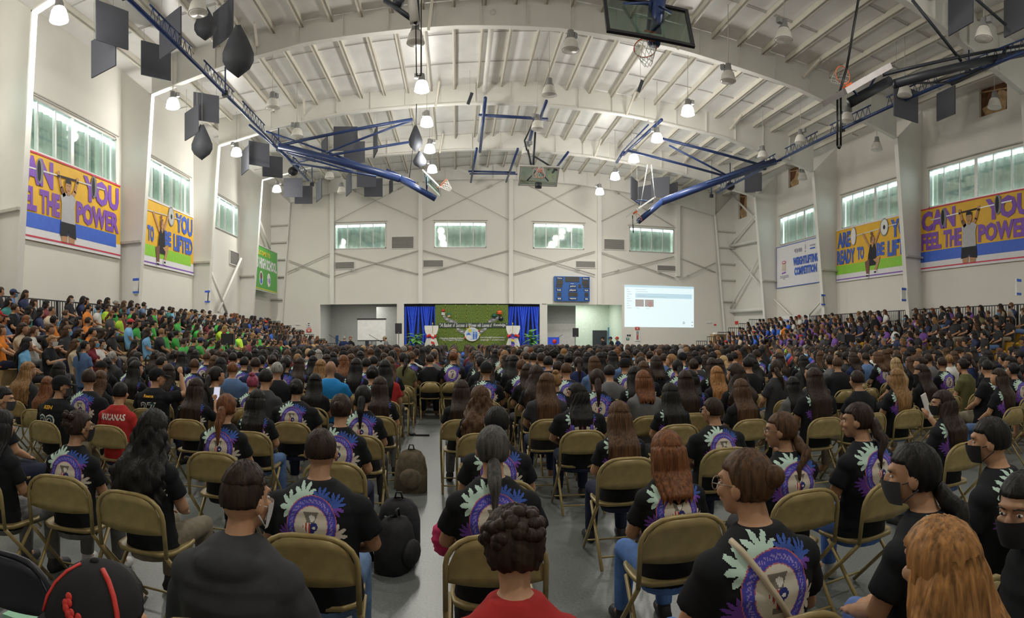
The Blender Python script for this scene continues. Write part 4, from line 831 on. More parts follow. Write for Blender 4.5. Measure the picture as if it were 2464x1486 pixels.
# far centre goal and its frame
GC = goal(P(1296, 423, 28), basis((-1, 0, 0), (0, .78, -.62)), 'far centre basketball goal folded up under the roof', mat('grey_board_frame', (.55, .55, .52), .5), th=.05)
zf = 12.1
S_ = lambda a, c, r_: (PZ(*a, zf), PZ(*c, zf), r_)
segs = [S_((1168, 236), (1155, 365), .08), S_((1152, 277), (1318, 287), .07), S_((1315, 243), (1300, 285), .07), S_((1288, 285), (1270, 358), .09), S_((1147, 357), (1133, 438), .07), S_((1127, 412), (1240, 415), .06), S_((1130, 418), (1245, 419), .04), S_((1246, 358), (1218, 437), .07), S_((1367, 366), (1330, 415), .07), S_((1592, 288), (1500, 372), .08), S_((1560, 300), (1500, 362), .04), S_((1500, 365), (1484, 390), .08)]
pipes('roof_frame', 'dark blue pipe frame under the roof above far goal', 'goal support', segs)
segs = [(P(1288, 285, 28), P(1262, 338, 28), .04, DARKSTEEL), (P(1262, 338, 28), P(1268, 362, 28), .04, DARKSTEEL), (P(1288, 318, 28), P(1283, 402, 28), .05, DARKSTEEL), (P(1282, 374, 28), P(1345, 412, 28), .04, DARKSTEEL), (P(1270, 360, 28), P(1279, 402, 28), .05, DARKSTEEL), (P(1296, 440, 28), P(1295, 452, 28), .16, DARKSTEEL)]
pipes('goal_mast', 'slender dark masts holding the far centre goal', 'goal support', segs, par=GC)
tag(MB().m(BLACK).ell((0, 0, 0), (.28, .28, .25)).m(DARKSTEEL).tube([(0, 0, .2), (0, 0, 1.4)], .03, 5).build('ceiling_speaker', None, PZ(705, 412, 10.9)), 'round black ceiling speaker at end of the left blue truss', 'speaker')
tag(MB().m(BLACK).ell((0, 0, 0), (.28, .28, .25)).m(DARKSTEEL).tube([(0, 0, .2), (0, 0, 1.4)], .03, 5).build('ceiling_speaker', None, PZ(1757, 448, 10.9)), 'round black ceiling speaker at end of the right blue pipe', 'speaker')

# ================================================================ bleachers
ROWH, ROWD = .29, .76
def bleacher(x_back, s, y0, y1, nrow, aisles, gold, lab, rlab, topz):
    """s: +1 rows step down towards +x"""
    r = thing('bleacher', lab, 'bleacher', (x_back + s * nrow * ROWD, (y0 + y1) / 2, 0)); O = r.location; ym = (y0 + y1) / 2
    deck = mat('bleacher_deck', (.36, .35, .33), .6); seatm = GOLD if gold else mat('bench_seat_tan', (.42, .30, .14), .5)
    for k in range(nrow):
        xa = x_back + s * (nrow - 1 - k) * ROWD; xb = xa + s * ROWD; z = ROWH * (k + 1)
        MB().m(deck).lo_hi((min(xa, xb) - O.x, y0 - ym, z - .05), (max(xa, xb) - O.x, y1 - ym, z)).build('deck_board', r)
        MB().m(mat('bleacher_riser', (.16, .16, .16), .7)).lo_hi((xb - .01 - O.x, y0 - ym, 0 if k == 0 else z - ROWH), (xb + .01 - O.x, y1 - ym, z - .05)).build('riser', r)
        edges = [y0] + [q for a in aisles for q in (a - .6, a + .6)] + [y1]
        for a, b_ in zip(edges[::2], edges[1::2]):
            nn_ = max(1, int((b_ - a) / 2.4)); L = (b_ - a) / nn_
            for q in range(nn_):
                sx0 = xa + s * .12; sx1 = xa + s * .42
                MB().m(seatm).lo_hi((min(sx0, sx1) - O.x, a + q * L + .03 - ym, z + .36), (max(sx0, sx1) - O.x, a + (q + 1) * L - .03 - ym, z + .42)).build('bench_seat', r)
                MB().m(seatm).lo_hi((sx1 - s * .02 - .01 - O.x, a + q * L + .1 - ym, z), (sx1 - s * .02 + .01 - O.x, a + (q + 1) * L - .1 - ym, z + .36)).build('seat_front', r)
        for a in aisles:
            MB().m(WHITE).lo_hi((min(xb, xb + s * .3) - O.x, a - .5 - ym, z - ROWH / 2 - .03), (max(xb, xb + s * .3) - O.x, a + .5 - ym, z - ROWH / 2)).build('aisle_step', r)
    # guard rail along the back and down the far end
    g = thing('guard_rail', rlab, 'railing', (x_back - s * .05 - O.x, 0, 0)); del g['category']; g.parent = r
    zt = topz; zb0 = ROWH * nrow
    bal = MB().m(RAILM).lo_hi((-.012, -.012, 0), (.012, .012, zt - zb0 - .1)).mesh('baluster'); n_ = int((y1 - y0) / .15)
    for i in range(n_ + 1): link('baluster', bal, g, (0, y0 + i * .15 - ym, zb0 + .08))
    MB().m(RAILM).lo_hi((-.025, y0 - ym, zt - .04), (.025, y1 - ym, zt)).build('top_bar', g); MB().m(RAILM).lo_hi((-.02, y0 - ym, zb0 + .04), (.02, y1 - ym, zb0 + .08)).build('bottom_bar', g)
    for i in range(int((y1 - y0) / 2.4) + 1): MB().m(RAILM).lo_hi((-.035, i * 2.4 + y0 - ym - .035, zb0), (.035, i * 2.4 + y0 - ym + .035, zt)).build('post', g)
    for k in range(nrow, 0, -1):
        xa = (nrow - k) * ROWD * s + s * .05; zb1 = ROWH * k; zt1 = zb1 + (zt - zb0)
        MB().m(RAILM).lo_hi((min(xa, xa + s * .72), y1 - ym - .02, zt1 - .04), (max(xa, xa + s * .72), y1 - ym + .02, zt1)).build('end_top_bar', g)
        for q in range(6): MB().m(RAILM).lo_hi((xa + s * .144 * q - .012, y1 - ym - .012, zb1), (xa + s * .144 * q + .012, y1 - ym + .012, zt1)).build('baluster', g)
    return r
NROW = 6
BLX, BRX = -12.25, 19.5
bleacher(BLX, 1, 9.0, 39.0, NROW, [15.5, 22.5, 29.5], False, 'left stepped bleacher filled with spectators along the wall', 'dark upright bar railing behind the left bleacher', 2.97)
bleacher(BRX, -1, 8.0, 36.6, NROW, [13.2, 22.0, 29.5], True, 'right stepped bleacher with gold benches along the wall', 'dark upright bar railing behind the right bleacher', 3.12)
for (X, s, ys) in ((BLX, 1, [15.5, 22.5, 29.5]), (BRX, -1, [13.2, 22.0, 29.5])):
    for q, y in enumerate(ys):
        for k in (0, 2, 4):
            x = X + s * (NROW - k - .3) * ROWD; b = MB().m(BLACK); b.tube([(x, y, ROWH * k), (x, y, ROWH * k + .85), (x - s * .06, y, ROWH * k + .93), (x - s * .6, y, ROWH * (k + 1) + .93), (x - s * .66, y, ROWH * (k + 1) + .85), (x - s * .66, y, ROWH * (k + 1))], .022, 6)
            hr = at0(tag(b.build('handrail'), f'{["lower", "", "middle", "", "upper"][k]} looped black aisle handrail, {["near", "middle", "far"][q]} aisle of the {"left" if s > 0 else "right"} bleacher', None, None), (x, y, 0)); BLr = bpy.data.objects['bleacher' if s > 0 else 'bleacher.001']; hr.parent = BLr; hr.location = Vector((x, y, 0)) - BLr.location
a = PX(533, 754, XL + .6); o = thing('paper_sign', 'white paper sign on the railing of the left bleacher', 'sign', (BLX + .06, 30.6, 2.75)); MB().m(WHITE).lo_hi((0, -1.4, -.3), (.015, 1.4, .3)).build('sheet', o); D = Decal((.016, -1.4, -.3), (0, 1, 0), (0, 0, 1)); D.rect(.4, .3, 1.6, .34, PLT, 1); D.rect(.4, .2, 1.2, .24, PLT, 1); D.b.build('print', o)
o = thing('paper_sign', 'white paper sign on the railing of the right bleacher', 'sign', (BRX - .08, 31.8, 2.85)); MB().m(WHITE).lo_hi((-.015, -1.6, -.35), (0, 1.6, .35)).build('sheet', o); D = Decal((-.016, 1.6, -.35), (0, -1, 0), (0, 0, 1)); D.text('CNMI', .3, .3, 1.0, .5, BU, 1); D.rect(1.3, .35, 2.6, .4, PLT, 1); D.b.build('print', o)
# ================================================================ people
SKIN = mat('skin', rough=.55, noise=.04, objcol=True); CLOTH = mat('cloth', rough=.85, noise=.16, nscale=9, bump=.35, objcol=True, spec=.2)
DENIM = mat('trouser_cloth', rough=.85, noise=.2, nscale=14, objcol=True, spec=.2)
HAIRM = bpy.data.materials.new('hair'); HAIRM.use_nodes = True; nt = HAIRM.node_tree; b = nt.nodes['Principled BSDF']
tc = nt.nodes.new('ShaderNodeTexCoord'); mp = nt.nodes.new('ShaderNodeMapping'); mp.inputs['Scale'].default_value = (70, 70, 5); nz = nt.nodes.new('ShaderNodeTexNoise'); nz.inputs['Scale'].default_value = 1; nz.inputs['Detail'].default_value = 2
nt.links.new(tc.outputs['Object'], mp.inputs[0]); nt.links.new(mp.outputs[0], nz.inputs['Vector'])
mr = nt.nodes.new('ShaderNodeMapRange'); mr.inputs['From Min'].default_value = .3; mr.inputs['From Max'].default_value = .7; mr.inputs['To Min'].default_value = .45; mr.inputs['To Max'].default_value = 1.6; nt.links.new(nz.outputs['Fac'], mr.inputs['Value'])
oi = nt.nodes.new('ShaderNodeObjectInfo'); vm = nt.nodes.new('ShaderNodeVectorMath'); vm.operation = 'SCALE'; nt.links.new(oi.outputs['Color'], vm.inputs[0]); nt.links.new(mr.outputs[0], vm.inputs['Scale']); nt.links.new(vm.outputs[0], b.inputs['Base Color'])
b.inputs['Roughness'].default_value = .5; b.inputs['Specular IOR Level'].default_value = .25; bp = nt.nodes.new('ShaderNodeBump'); bp.inputs['Strength'].default_value = .5; bp.inputs['Distance'].default_value = .01; nt.links.new(nz.outputs['Fac'], bp.inputs['Height']); nt.links.new(bp.outputs[0], b.inputs['Normal'])
MASKM = mat('mask_cloth', rough=.8, noise=.02, objcol=True); EYEW = mat('eye_white', (.8, .78, .75), .3); EYED = mat('eye_dark', (.02, .012, .01), .3); LIP = mat('lip', (.35, .10, .09), .5)
SHOE = mat('shoe', rough=.6, noise=.1, objcol=True)

def fuse(b, voxel, target, mats, sm=2, name='m'):
    me = bpy.data.meshes.new('tmp'); me.from_pydata(b.v, [], b.f)
    bm = bmesh.new(); bm.from_mesh(me); bmesh.ops.recalc_face_normals(bm, faces=bm.faces); bm.to_mesh(me); bm.free()
    o = bpy.data.objects.new('tmp', me); COL.objects.link(o)
    m = o.modifiers.new('r', 'REMESH'); m.mode = 'VOXEL'; m.voxel_size = voxel; m.use_smooth_shade = True
    if sm: m = o.modifiers.new('s', 'SMOOTH'); m.iterations = sm; m.factor = .5
    dg = bpy.context.evaluated_depsgraph_get(); e = bpy.data.meshes.new_from_object(o.evaluated_get(dg))
    n = len(e.polygons) * 2
    if n > target:
        o.modifiers.clear(); o.data = e
        m = o.modifiers.new('d', 'DECIMATE'); m.ratio = target / n
        dg = bpy.context.evaluated_depsgraph_get(); e2 = bpy.data.meshes.new_from_object(o.evaluated_get(dg)); e = e2
    bpy.data.objects.remove(o)
    e.materials.clear()
    for m_ in mats: e.materials.append(m_)
    e.polygons.foreach_set('use_smooth', [True] * len(e.polygons)); e.name = name; return e

BW_ = {'m': (1.0, 1.0, 1.0), 'f': (.90, 1.0, .9), 'h': (1.16, 1.2, 1.12), 'k': (.85, .9, .85)}
HC = Vector((0, -.02, 1.185))
def yawm(yaw, p): c = Vector((0, -.05, p[2])); v = Vector(p) - c; v.rotate(Quaternion((0, 0, 1), yaw)); return v + c
def rings(b, R, n=16):               # R: list of (z, y, rx, ry)
    vs = []
    for z, y, rx, ry in R:
        for j in range(n): t = 2 * PI * j / n; vs.append((rx * math.cos(t), y + ry * math.sin(t), z))
    k = len(R); fs = [(i * n + j, i * n + (j + 1) % n, (i + 1) * n + (j + 1) % n, (i + 1) * n + j) for i in range(k - 1) for j in range(n)] + [tuple(range(n)), tuple((k - 1) * n + j for j in reversed(range(n)))]
    b.add(vs, fs)
def torso_rings(w, d, infl=0, lo=.42, hi=1.07, stand=0.0, belly=0.0):
    base = [(.42, -.02, .17, .13), (.50, -.03, .175, .135), (.62, -.06, .158, .118), (.75, -.085, .165, .118), (.87, -.095, .178, .12), (.935, -.095, .176, .11), (.975, -.093, .155, .10), (1.005, -.09, .128, .088), (1.035, -.085, .10, .076), (1.06, -.08, .078, .066)]
    R = []
    for z, y, rx, ry in base:
        if lo <= z <= hi: bel = belly * math.exp(-((z - .6) / .15) ** 2); R.append((z + stand, y + bel * .3, rx * w + infl, ry * d + infl + bel * .5))
    return R
def limbs(b, w, pose, what, infl=0.0, fingers=True, only=0):
    st = .42 if pose == 'stand' else 0
    for s in (-1, 1):
        sh = Vector((s * .168 * w, -.095, .935 + st))
        if pose == 'phone' and s > 0: el = Vector((s * .25 * w, .10, .80)); wr = Vector((s * .12, .28, 1.02))
        elif pose == 'wave' and s > 0: el = Vector((s * .30 * w, .12, .98)); wr = Vector((s * .24, .22, 1.22))
        elif pose == 'stand': el = Vector((s * .235 * w, -.08, 1.14)); wr = Vector((s * .24 * w, .02, .92))
        elif pose == 'cross': el = Vector((s * .25 * w, .02, .76)); wr = Vector((-s * .02, .20, .80 + .03 * s))
        elif pose == 'lean': el = Vector((s * .24 * w, .12, .76)); wr = Vector((s * .09, .34, .66))
        else: el = Vector((s * .245 * w, -.03, .735)); wr = Vector((s * .09, .21, .635))
        if what == 'arm':
            b.tube([sh, sh.lerp(el, .5), el, el.lerp(wr, .35), wr], [.058 * w, .048 * w, .040, .038, .026], 10)
            b.ell(sh, (.050 * w, .052, .052))
            d = (wr - el).normalized(); pc = wr + d * .045; b.ell(pc, (.036, .036, .018) if abs(d.z) < .7 else (.034, .02, .042), 8, 6)
            if fingers:
                side = d.cross(Vector((0, 0, 1))).normalized() if abs(d.z) < .9 else Vector((1, 0, 0)); dn = side.cross(d).normalized()
                for k, L in enumerate((.062, .07, .066, .052)):
                    p0 = pc + side * (.024 - k * .016) + d * .02; p1 = p0 + d * L * .6 + dn * .004; p2 = p1 + d * L * .35 - Vector((0, 0, .014))
                    b.tube([p0, p1, p2], [.0095, .009, .0075], 6)
                b.tube([wr + side * s * -.01 + d * .02, wr + side * (-s) * .038 + d * .055, wr + side * (-s) * .036 + d * .085], [.012, .010, .008], 6)
        if what in ('sleeve', 'longsleeve'): b.ell(sh + Vector((-s * .012, 0, -.004)), (.078 * w + infl, .076 + infl, .066 + infl), 14, 10)
        if what == 'sleeve': b.tube([sh + Vector((-s * .03, 0, 0)), sh.lerp(el, .35), sh.lerp(el, .68)], [.068 * w + infl, .060 * w + infl, .062 * w + infl], 12)
        if what == 'longsleeve': b.tube([sh + Vector((-s * .03, 0, 0)), sh.lerp(el, .5), el, el.lerp(wr, .5), wr], [.07 * w + infl, .062 * w + infl, .055 + infl, .045 + infl, .036 + infl], 12)
        if pose == 'stand': hip, kn, an, toe = Vector((s * .09, -.04, .92)), Vector((s * .10, -.01, .50)), Vector((s * .11, -.04, .09)), Vector((s * .12, .12, .035))
        else: hip, kn, an, toe = Vector((s * .085, -.02, .505)), Vector((s * .13, .40, .50)), Vector((s * .14, .42, .09)), Vector((s * .16, .58, .035))
        if what == 'leg':
            b.tube([hip, hip.lerp(kn, .5), kn, kn.lerp(an, .35), an], [.085 * w, .078 * w, .056, .055, .036], 10); b.tube([an, an.lerp(toe, .6) + Vector((0, 0, -.015)), toe], [.04, .042, .03], 8)
        if what == 'trouser': b.tube([hip, hip.lerp(kn, .5), kn, kn.lerp(an, .35), an + Vector((0, 0, .02))], [.095 * w + infl, .088 * w + infl, .072 + infl, .066 + infl, .055 + infl], 12)
        if what == 'shoe' and (not only or only == s): b.tube([an + Vector((0, -.05, -.05)), an.lerp(toe, .45) + Vector((0, 0, -.018)), toe + Vector((0, .01, 0))], [.042, .05, .04], 10); b.tube([an + Vector((0, 0, .03)), an + Vector((0, 0, -.03))], [.045, .05], 8)
def head(b, yaw, st=0.0, detail=True, slim=False):
    hc = HC + Vector((0, 0, st)); q = Matrix.Rotation(yaw, 3, 'Z'); P_ = lambda x, y, z: yawm(yaw, (x, hc.y + y, hc.z + z))
    b.tube([(0, -.085, 1.00 + st), (0, -.065, 1.07 + st), P_(0, -.02, -.06)], [.060, .053 if not slim else .047, .052], 12)
    b.ell(P_(0, -.012, .02), (.076, .094, .100), 16, 10, q); b.ell(P_(0, .022, -.035), (.060, .066, .072), 14, 8, q); b.ell(P_(0, .05, -.082), (.034, .032, .026), 10, 6, q)
    if detail:
        b.ell(P_(0, .096, -.016), (.012, .018, .024), 8, 6, q); b.ell(P_(0, .103, -.030), (.017, .013, .010), 8, 6, q)
        for s in (-1, 1): b.ell(P_(s * .079, -.008, -.012), (.010, .020, .031), 8, 6, q); b.ell(P_(s * .038, .072, -.025), (.022, .018, .02), 8, 6, q)
        b.ell(P_(0, .078, .028), (.052, .018, .014), 10, 6, q); b.ell(P_(0, .088, -.058), (.024, .014, .009), 8, 6, q)
CACHE = {}
def body_mesh(build, yaw, pose, lod):
    k = ('b', build, yaw, pose, lod)
    if k not in CACHE:
        w, d, _ = BW_[build]; b = MB(); st = .42 if pose == 'stand' else 0
        rings(b, torso_rings(w * .97, d * .95, -.004, stand=st)); limbs(b, w * .95, pose, 'arm', fingers=lod == 0); limbs(b, w * .95, pose, 'leg'); head(b, yaw, st, lod < 2, build == 'f')
        CACHE[k] = fuse(b, [.0085, .016, .022][lod], [9000, 1500, 300][lod], [SKIN], 1, 'body')
    return CACHE[k]
def shirt_mesh(build, pose, lod, kind='tee'):
    k = ('s', build, pose, lod, kind)
    if k not in CACHE:
        w, d, _ = BW_[build]; b = MB(); st = .42 if pose == 'stand' else 0; f = .016 if kind != 'hood' else .035
        R = torso_rings(w, d, f, stand=st, belly=.06 if build == 'h' else 0.0); R[0] = (R[0][0] + (.02 if not st else -.04), R[0][1], R[0][2] + .008, R[0][3] + .006); R[-1] = (R[-1][0] + .002, R[-1][1], .086, .074)
        if lod == 0:                                    # soft creases of the cloth
            R2 = []
            for (a, c) in zip(R[:-1], R[1:]):
                for t in (0, .33, .66): q_ = [p + (r_ - p) * t for p, r_ in zip(a, c)]; wv = .004 * math.sin(q_[0] * 95); R2.append((q_[0], q_[1], q_[2] + wv, q_[3] + wv))
            R = R2 + [R[-1]]
        rings(b, R, 20); limbs(b, w, pose, 'longsleeve' if kind in ('hood', 'long') else 'sleeve', .004 if kind != 'hood' else .014)
        if kind == 'hood': b.ell((0, -.165, 1.0), (.13, .085, .06), 14, 8); b.ell((0, -.08, 1.05), (.115, .10, .035), 14, 8)
        CACHE[k] = fuse(b, [.011, .018, .026][lod], [6000, 900, 170][lod], [CLOTH], 3 if lod == 0 else 1, 'shirt')
    return CACHE[k]
def trouser_mesh(build, pose, lod, kind='long'):
    k = ('t', build, pose, lod, kind)
    if k not in CACHE:
        w, d, _ = BW_[build]; b = MB(); st = .42 if pose == 'stand' else 0
        rings(b, [(.40 + st, -.02, .165 * w, .14 * d), (.46 + st, -.025, .182 * w, .145 * d), (.55 + st, -.045, .165 * w, .128 * d)] if not st else [(.86, -.02, .14 * w, .11), (.94, -.025, .175 * w, .13), (1.02, -.045, .16 * w, .12)])
        limbs(b, w, pose, 'trouser', 0)
        CACHE[k] = fuse(b, [.013, .02, .03][lod], [3000, 500, 120][lod], [DENIM], 2, 'trousers')
    return CACHE[k]
def shoe_mesh(pose, s):
    k = ('sh', pose, s)
    if k not in CACHE: b = MB(); limbs(b, 1, pose, 'shoe', only=s); CACHE[k] = fuse(b, .012, 450, [SHOE], 1, 'shoe')
    return CACHE[k]
def hair_mesh(style, yaw, lod, st=0.0):
    k = ('h', style, yaw, lod, st)
    if k in CACHE: return CACHE[k]
    hc = HC + Vector((0, 0, st)); b = MB().m(HAIRM); nph = (56, 26, 12)[lod]; rr = random.Random(hash(style) % 97 if False else len(style) * 7 + 3)
    def shell(rx, ry, rz, low_back, face_z, bump=0.0, dz=0.018, nr=(22, 12, 7)[lod]):
        vs = []
        for i in range(nr + 1):
            el = PI / 2 - (PI * .93) * i / nr
            for j in range(nph):
                a = 2 * PI * j / nph; x, y, z = math.cos(el) * math.sin(a), -math.cos(el) * math.cos(a), math.sin(el)
                g = 1 + .018 * math.sin(a * 17 + i * .7) + .012 * math.sin(a * 31 - i) + bump * math.sin(a * 7 + i * 1.9) * math.sin(i * 1.7 + a * 3)
                front = max(0, (y - .15) / .85)        # towards the face
                lim = face_z if y > .1 else low_back
                if y > .1: lim = face_z * min(1, (y - .1) / .3) + (low_back * .35) * (1 - min(1, (y - .1) / .3))
                kk = 1.0
                if z < lim: kk = max(.62, 1 - (lim - z) * 2.6)
                vs.append(yawm(yaw, (rx * x * g * kk, hc.y - .012 + ry * y * g * kk, hc.z + dz + rz * z * g * (1 if z > 0 else kk))))
        fs = [(i * nph + j, (i + 1) * nph + j, (i + 1) * nph + (j + 1) % nph, i * nph + (j + 1) % nph) for i in range(nr) for j in range(nph)]
        fs += [tuple(nr * nph + j for j in range(nph))]; b.add(vs, fs, True)
    def fall(length, wid, dep, wave=0.0, top=.0, y0=-.085, taper=.75, side=0.0):
        nr = (26, 12, 6)[lod]; vs = []
        for i in range(nr + 1):
            t = i / nr; z = hc.z + .05 - top - (length + .05) * t
            rel = z - st
            back = -.10 if rel > 1.10 else (-.10 - .115 * min(1, (1.10 - rel) / .14))
            ww = (.070 + .029 * min(1, t * 12) + (wid - .099) * min(1, max(0, t - .08) * 1.9)) * (1 - (1 - taper) * max(0, t - .55) / .45); dd = (.075 + .022 * min(1, t * 12) if t < .2 else .097 + (dep - .097) * min(1, (t - .2) * 3.2)) * (1 - .7 * max(0, t - .88) / .12)
            cy = (hc.y - .045) * (1 - min(1, max(0, t - .1) * 3)) + back * min(1, max(0, t - .1) * 3)
            yw = yaw * max(0, 1 - t * 2.2)
            for j in range(nph):
                a = 2 * PI * j / nph; g = 1 + .05 * math.sin(a * 13 + 1.3 * math.sin(t * 4)) + .03 * math.sin(a * 29) + wave * math.sin(a * 5 + t * 17) + wave * .6 * math.sin(a * 9 - t * 31)
                p = Vector((ww * math.cos(a) * g + side * t + wave * .05 * math.sin(t * 14), cy + dd * math.sin(a) * g, z - (.02 * math.sin(a * 11) if i == nr else 0)))
                c = Vector((0, -.05, p.z)); v = p - c; v.rotate(Quaternion((0, 0, 1), yw)); vs.append(v + c)
        fs = [(i * nph + j, i * nph + (j + 1) % nph, (i + 1) * nph + (j + 1) % nph, (i + 1) * nph + j) for i in range(nr) for j in range(nph)] + [tuple(range(nph)), tuple(nr * nph + j for j in reversed(range(nph)))]
        b.add(vs, fs, True)
    def tail(length, r0, z0=.02, r1=.012, side=0.0):
        n_ = 10; pts = []; rs = []
        for i in range(n_ + 1):
            t = i / n_; z = hc.z + z0 - length * t; p = Vector((side * t, -.118 - .06 * math.sin(min(1, t * 2) * PI / 2) - (.04 if z - st < 1.08 else 0), z)); pts.append(yawm(yaw * max(0, 1 - t * 1.5), p)); rs.append((r0 * .6 + r0 * .5 * math.sin(min(1, t * 1.6) * PI)) * (1 - t) + r1)
        b.tube(pts, rs, 12 if lod < 2 else 6); b.ell(yawm(yaw, (0, -.118, hc.z + z0)), (.028, .028, .026), 8, 6)
    if style == 'short': shell(.086, .103, .108, -.50, .30, .015)
    elif style == 'buzz': shell(.080, .097, .103, -.40, .35, 0)
    elif style == 'bald': shell(.078, .0955, .100, .92, .96, 0)
    elif style == 'fade': shell(.080, .097, .106, -.32, .34, .012); shell(.079, .092, .112, .30, .42, .03, .034)
    elif style == 'long': shell(.091, .108, .112, -.9, .34, 0); fall(.40, .125, .045)
    elif style == 'longer': shell(.092, .108, .112, -.9, .34, 0); fall(.50, .135, .048, taper=.85)
    elif style == 'medium': shell(.093, .108, .110, -.9, .34, 0); fall(.24, .115, .055)
    elif style == 'mane': shell(.098, .112, .114, -.9, .34, .01); fall(.58, .205, .07, wave=.015, taper=1.0)
    elif style == 'wavy': shell(.100, .115, .118, -.9, .34, .05); fall(.46, .185, .07, wave=.10, taper=.9)
    elif style == 'pony': shell(.084, .102, .107, -.62, .32, 0); tail(.30, .034, .01)
    elif style == 'lowpony': shell(.084, .102, .107, -.66, .32, 0); tail(.24, .030, -.045)
    elif style == 'bun': shell(.084, .102, .107, -.62, .32, 0); b.ell(yawm(yaw, (0, -.128, hc.z + .035)), (.044, .038, .042), 14, 8)
    elif style == 'topbun': shell(.085, .102, .107, -.62, .32, 0); b.ell(yawm(yaw, (0, -.06, hc.z + .125)), (.046, .046, .038), 14, 8)
    elif style == 'curly':
        shell(.096, .110, .116, -.55, .30, .07)
        for q in range(26 if lod < 2 else 0): a = rr.uniform(0, 2 * PI); e = rr.uniform(.1, 1.2); b.ell(yawm(yaw, (.088 * math.cos(e) * math.sin(a), hc.y - .015 - .10 * math.cos(e) * abs(math.cos(a)), hc.z + .02 + .11 * math.sin(e))), (.026, .026, .022), 8, 5)
    elif style == 'updo':
        shell(.090, .106, .112, -.6, .32, .03)
        for q in range(16 if lod < 2 else 3): a = rr.uniform(-.9, .9); b.ell(yawm(yaw, (.055 * a, -.11 - rr.uniform(0, .03), hc.z + .04 + rr.uniform(-.03, .07))), (.026, .022, .024), 8, 5)
    elif style in ('cap', 'capfwd'): shell(.084, .101, .100, -.52, .28, 0)
    CACHE[k] = b.mesh('hair'); return CACHE[k]
def cap_mesh(yaw, st=0.0):
    k = ('cap', yaw, st)
    if k not in CACHE:
        hc = HC + Vector((0, 0, st)); b = MB().m(CLOTH); n_ = 20; vs = []; q = 8
        for i in range(q + 1):
            el = PI / 2 * (1 - i / q) ; 
            for j in range(n_): a = 2 * PI * j / n_; vs.append(yawm(yaw, (.094 * math.cos(el) * math.sin(a), hc.y - .012 + .112 * math.cos(el) * math.cos(a), hc.z + .035 + .098 * math.sin(el))))
        b.add(vs, [(i * n_ + j, (i + 1) * n_ + j, (i + 1) * n_ + (j + 1) % n_, i * n_ + (j + 1) % n_) for i in range(q) for j in range(n_)], True)
        br = []
        for d in (0, -.008):
            for i in range(9): a = -.85 + 1.7 * i / 8; br += [yawm(yaw, (.094 * math.sin(a), hc.y - .012 + .108 * math.cos(a), hc.z + .04 + d)), yawm(yaw, (.105 * math.sin(a), hc.y + .06 + .125 * math.cos(a), hc.z + .022 + d - .01 * abs(a)))]
        fs = []
        for o in (0, 18): fs += [(o + 2 * i, o + 2 * i + 1, o + 2 * i + 3, o + 2 * i + 2) for i in range(8)]
        fs += [(2 * i + 1, 2 * i + 19, 2 * i + 21, 2 * i + 3) for i in range(8)]
        b.add(br, fs, True); b.ell(yawm(yaw, (0, hc.y - .012, hc.z + .134)), (.010, .010, .006), 8, 4)
        CACHE[k] = b.mesh('cap')
    return CACHE[k]
def mask_mesh(yaw, st=0.0):
    k = ('mask', yaw, st)
    if k not in CACHE:
        hc = HC + Vector((0, 0, st)); b = MB().m(MASKM); n_, m_ = 12, 6; vs = []
        for i in range(m_ + 1):
            z = -.012 - .088 * i / m_; ex = .062 - .012 * (i / m_) ; pr_ = .122 - .03 * (i / m_) ** 2
            for j in range(n_ + 1): a = -1.35 + 2.7 * j / n_; vs.append(yawm(yaw, ((ex + .008) * math.sin(a) / math.sin(1.35), hc.y + .012 + (pr_ - .012) * math.cos(a * .95), hc.z + z)))
        b.add(vs, [(i * (n_ + 1) + j, (i + 1) * (n_ + 1) + j, (i + 1) * (n_ + 1) + j + 1, i * (n_ + 1) + j + 1) for i in range(m_) for j in range(n_)], True)
        for s in (-1, 1): b.tube([yawm(yaw, (s * .068, hc.y + .035, hc.z - .02)), yawm(yaw, (s * .085, hc.y - .02, hc.z + .0))], .003, 4); b.tube([yawm(yaw, (s * .058, hc.y + .035, hc.z - .09)), yawm(yaw, (s * .085, hc.y - .025, hc.z - .035))], .003, 4)
        CACHE[k] = b.mesh('face_mask')
    return CACHE[k]
def eye_mesh(yaw, s, st=0.0):
    k = ('eye', yaw, s, st)
    if k not in CACHE:
        hc = HC + Vector((0, 0, st)); b = MB().m(EYEW); q = Matrix.Rotation(yaw, 3, 'Z'); b.ell(yawm(yaw, (s * .031, hc.y + .079, hc.z + .002)), (.012, .006, .005), 10, 6, q); b.m(EYED).ell(yawm(yaw, (s * .031, hc.y + .083, hc.z + .002)), (.0055, .003, .005), 8, 5, q)
        b.tube([yawm(yaw, (s * .014, hc.y + .092, hc.z + .020)), yawm(yaw, (s * .032, hc.y + .090, hc.z + .025)), yawm(yaw, (s * .050, hc.y + .078, hc.z + .019))], .003, 4); CACHE[k] = b.mesh('eye')
    return CACHE[k]
def glasses_mesh(yaw):
    k = ('gl', yaw)
    if k not in CACHE:
        b = MB().m(mat('glasses_frame', (.35, .28, .2), .3, metal=.5)); q = Matrix.Rotation(yaw, 3, 'Z') @ Matrix.Rotation(PI / 2, 3, 'X')
        for s in (-1, 1): lathe_ring(b, yawm(yaw, (s * .034, HC.y + .098, HC.z)), .023, .002, q, 16, 5); b.tube([yawm(yaw, (s * .057, HC.y + .095, HC.z + .004)), yawm(yaw, (s * .083, HC.y - .01, HC.z + .006))], .002, 4)
        b.tube([yawm(yaw, (-.011, HC.y + .10, HC.z + .004)), yawm(yaw, (.011, HC.y + .10, HC.z + .004))], .002, 4); CACHE[k] = b.mesh('glasses')
    return CACHE[k]

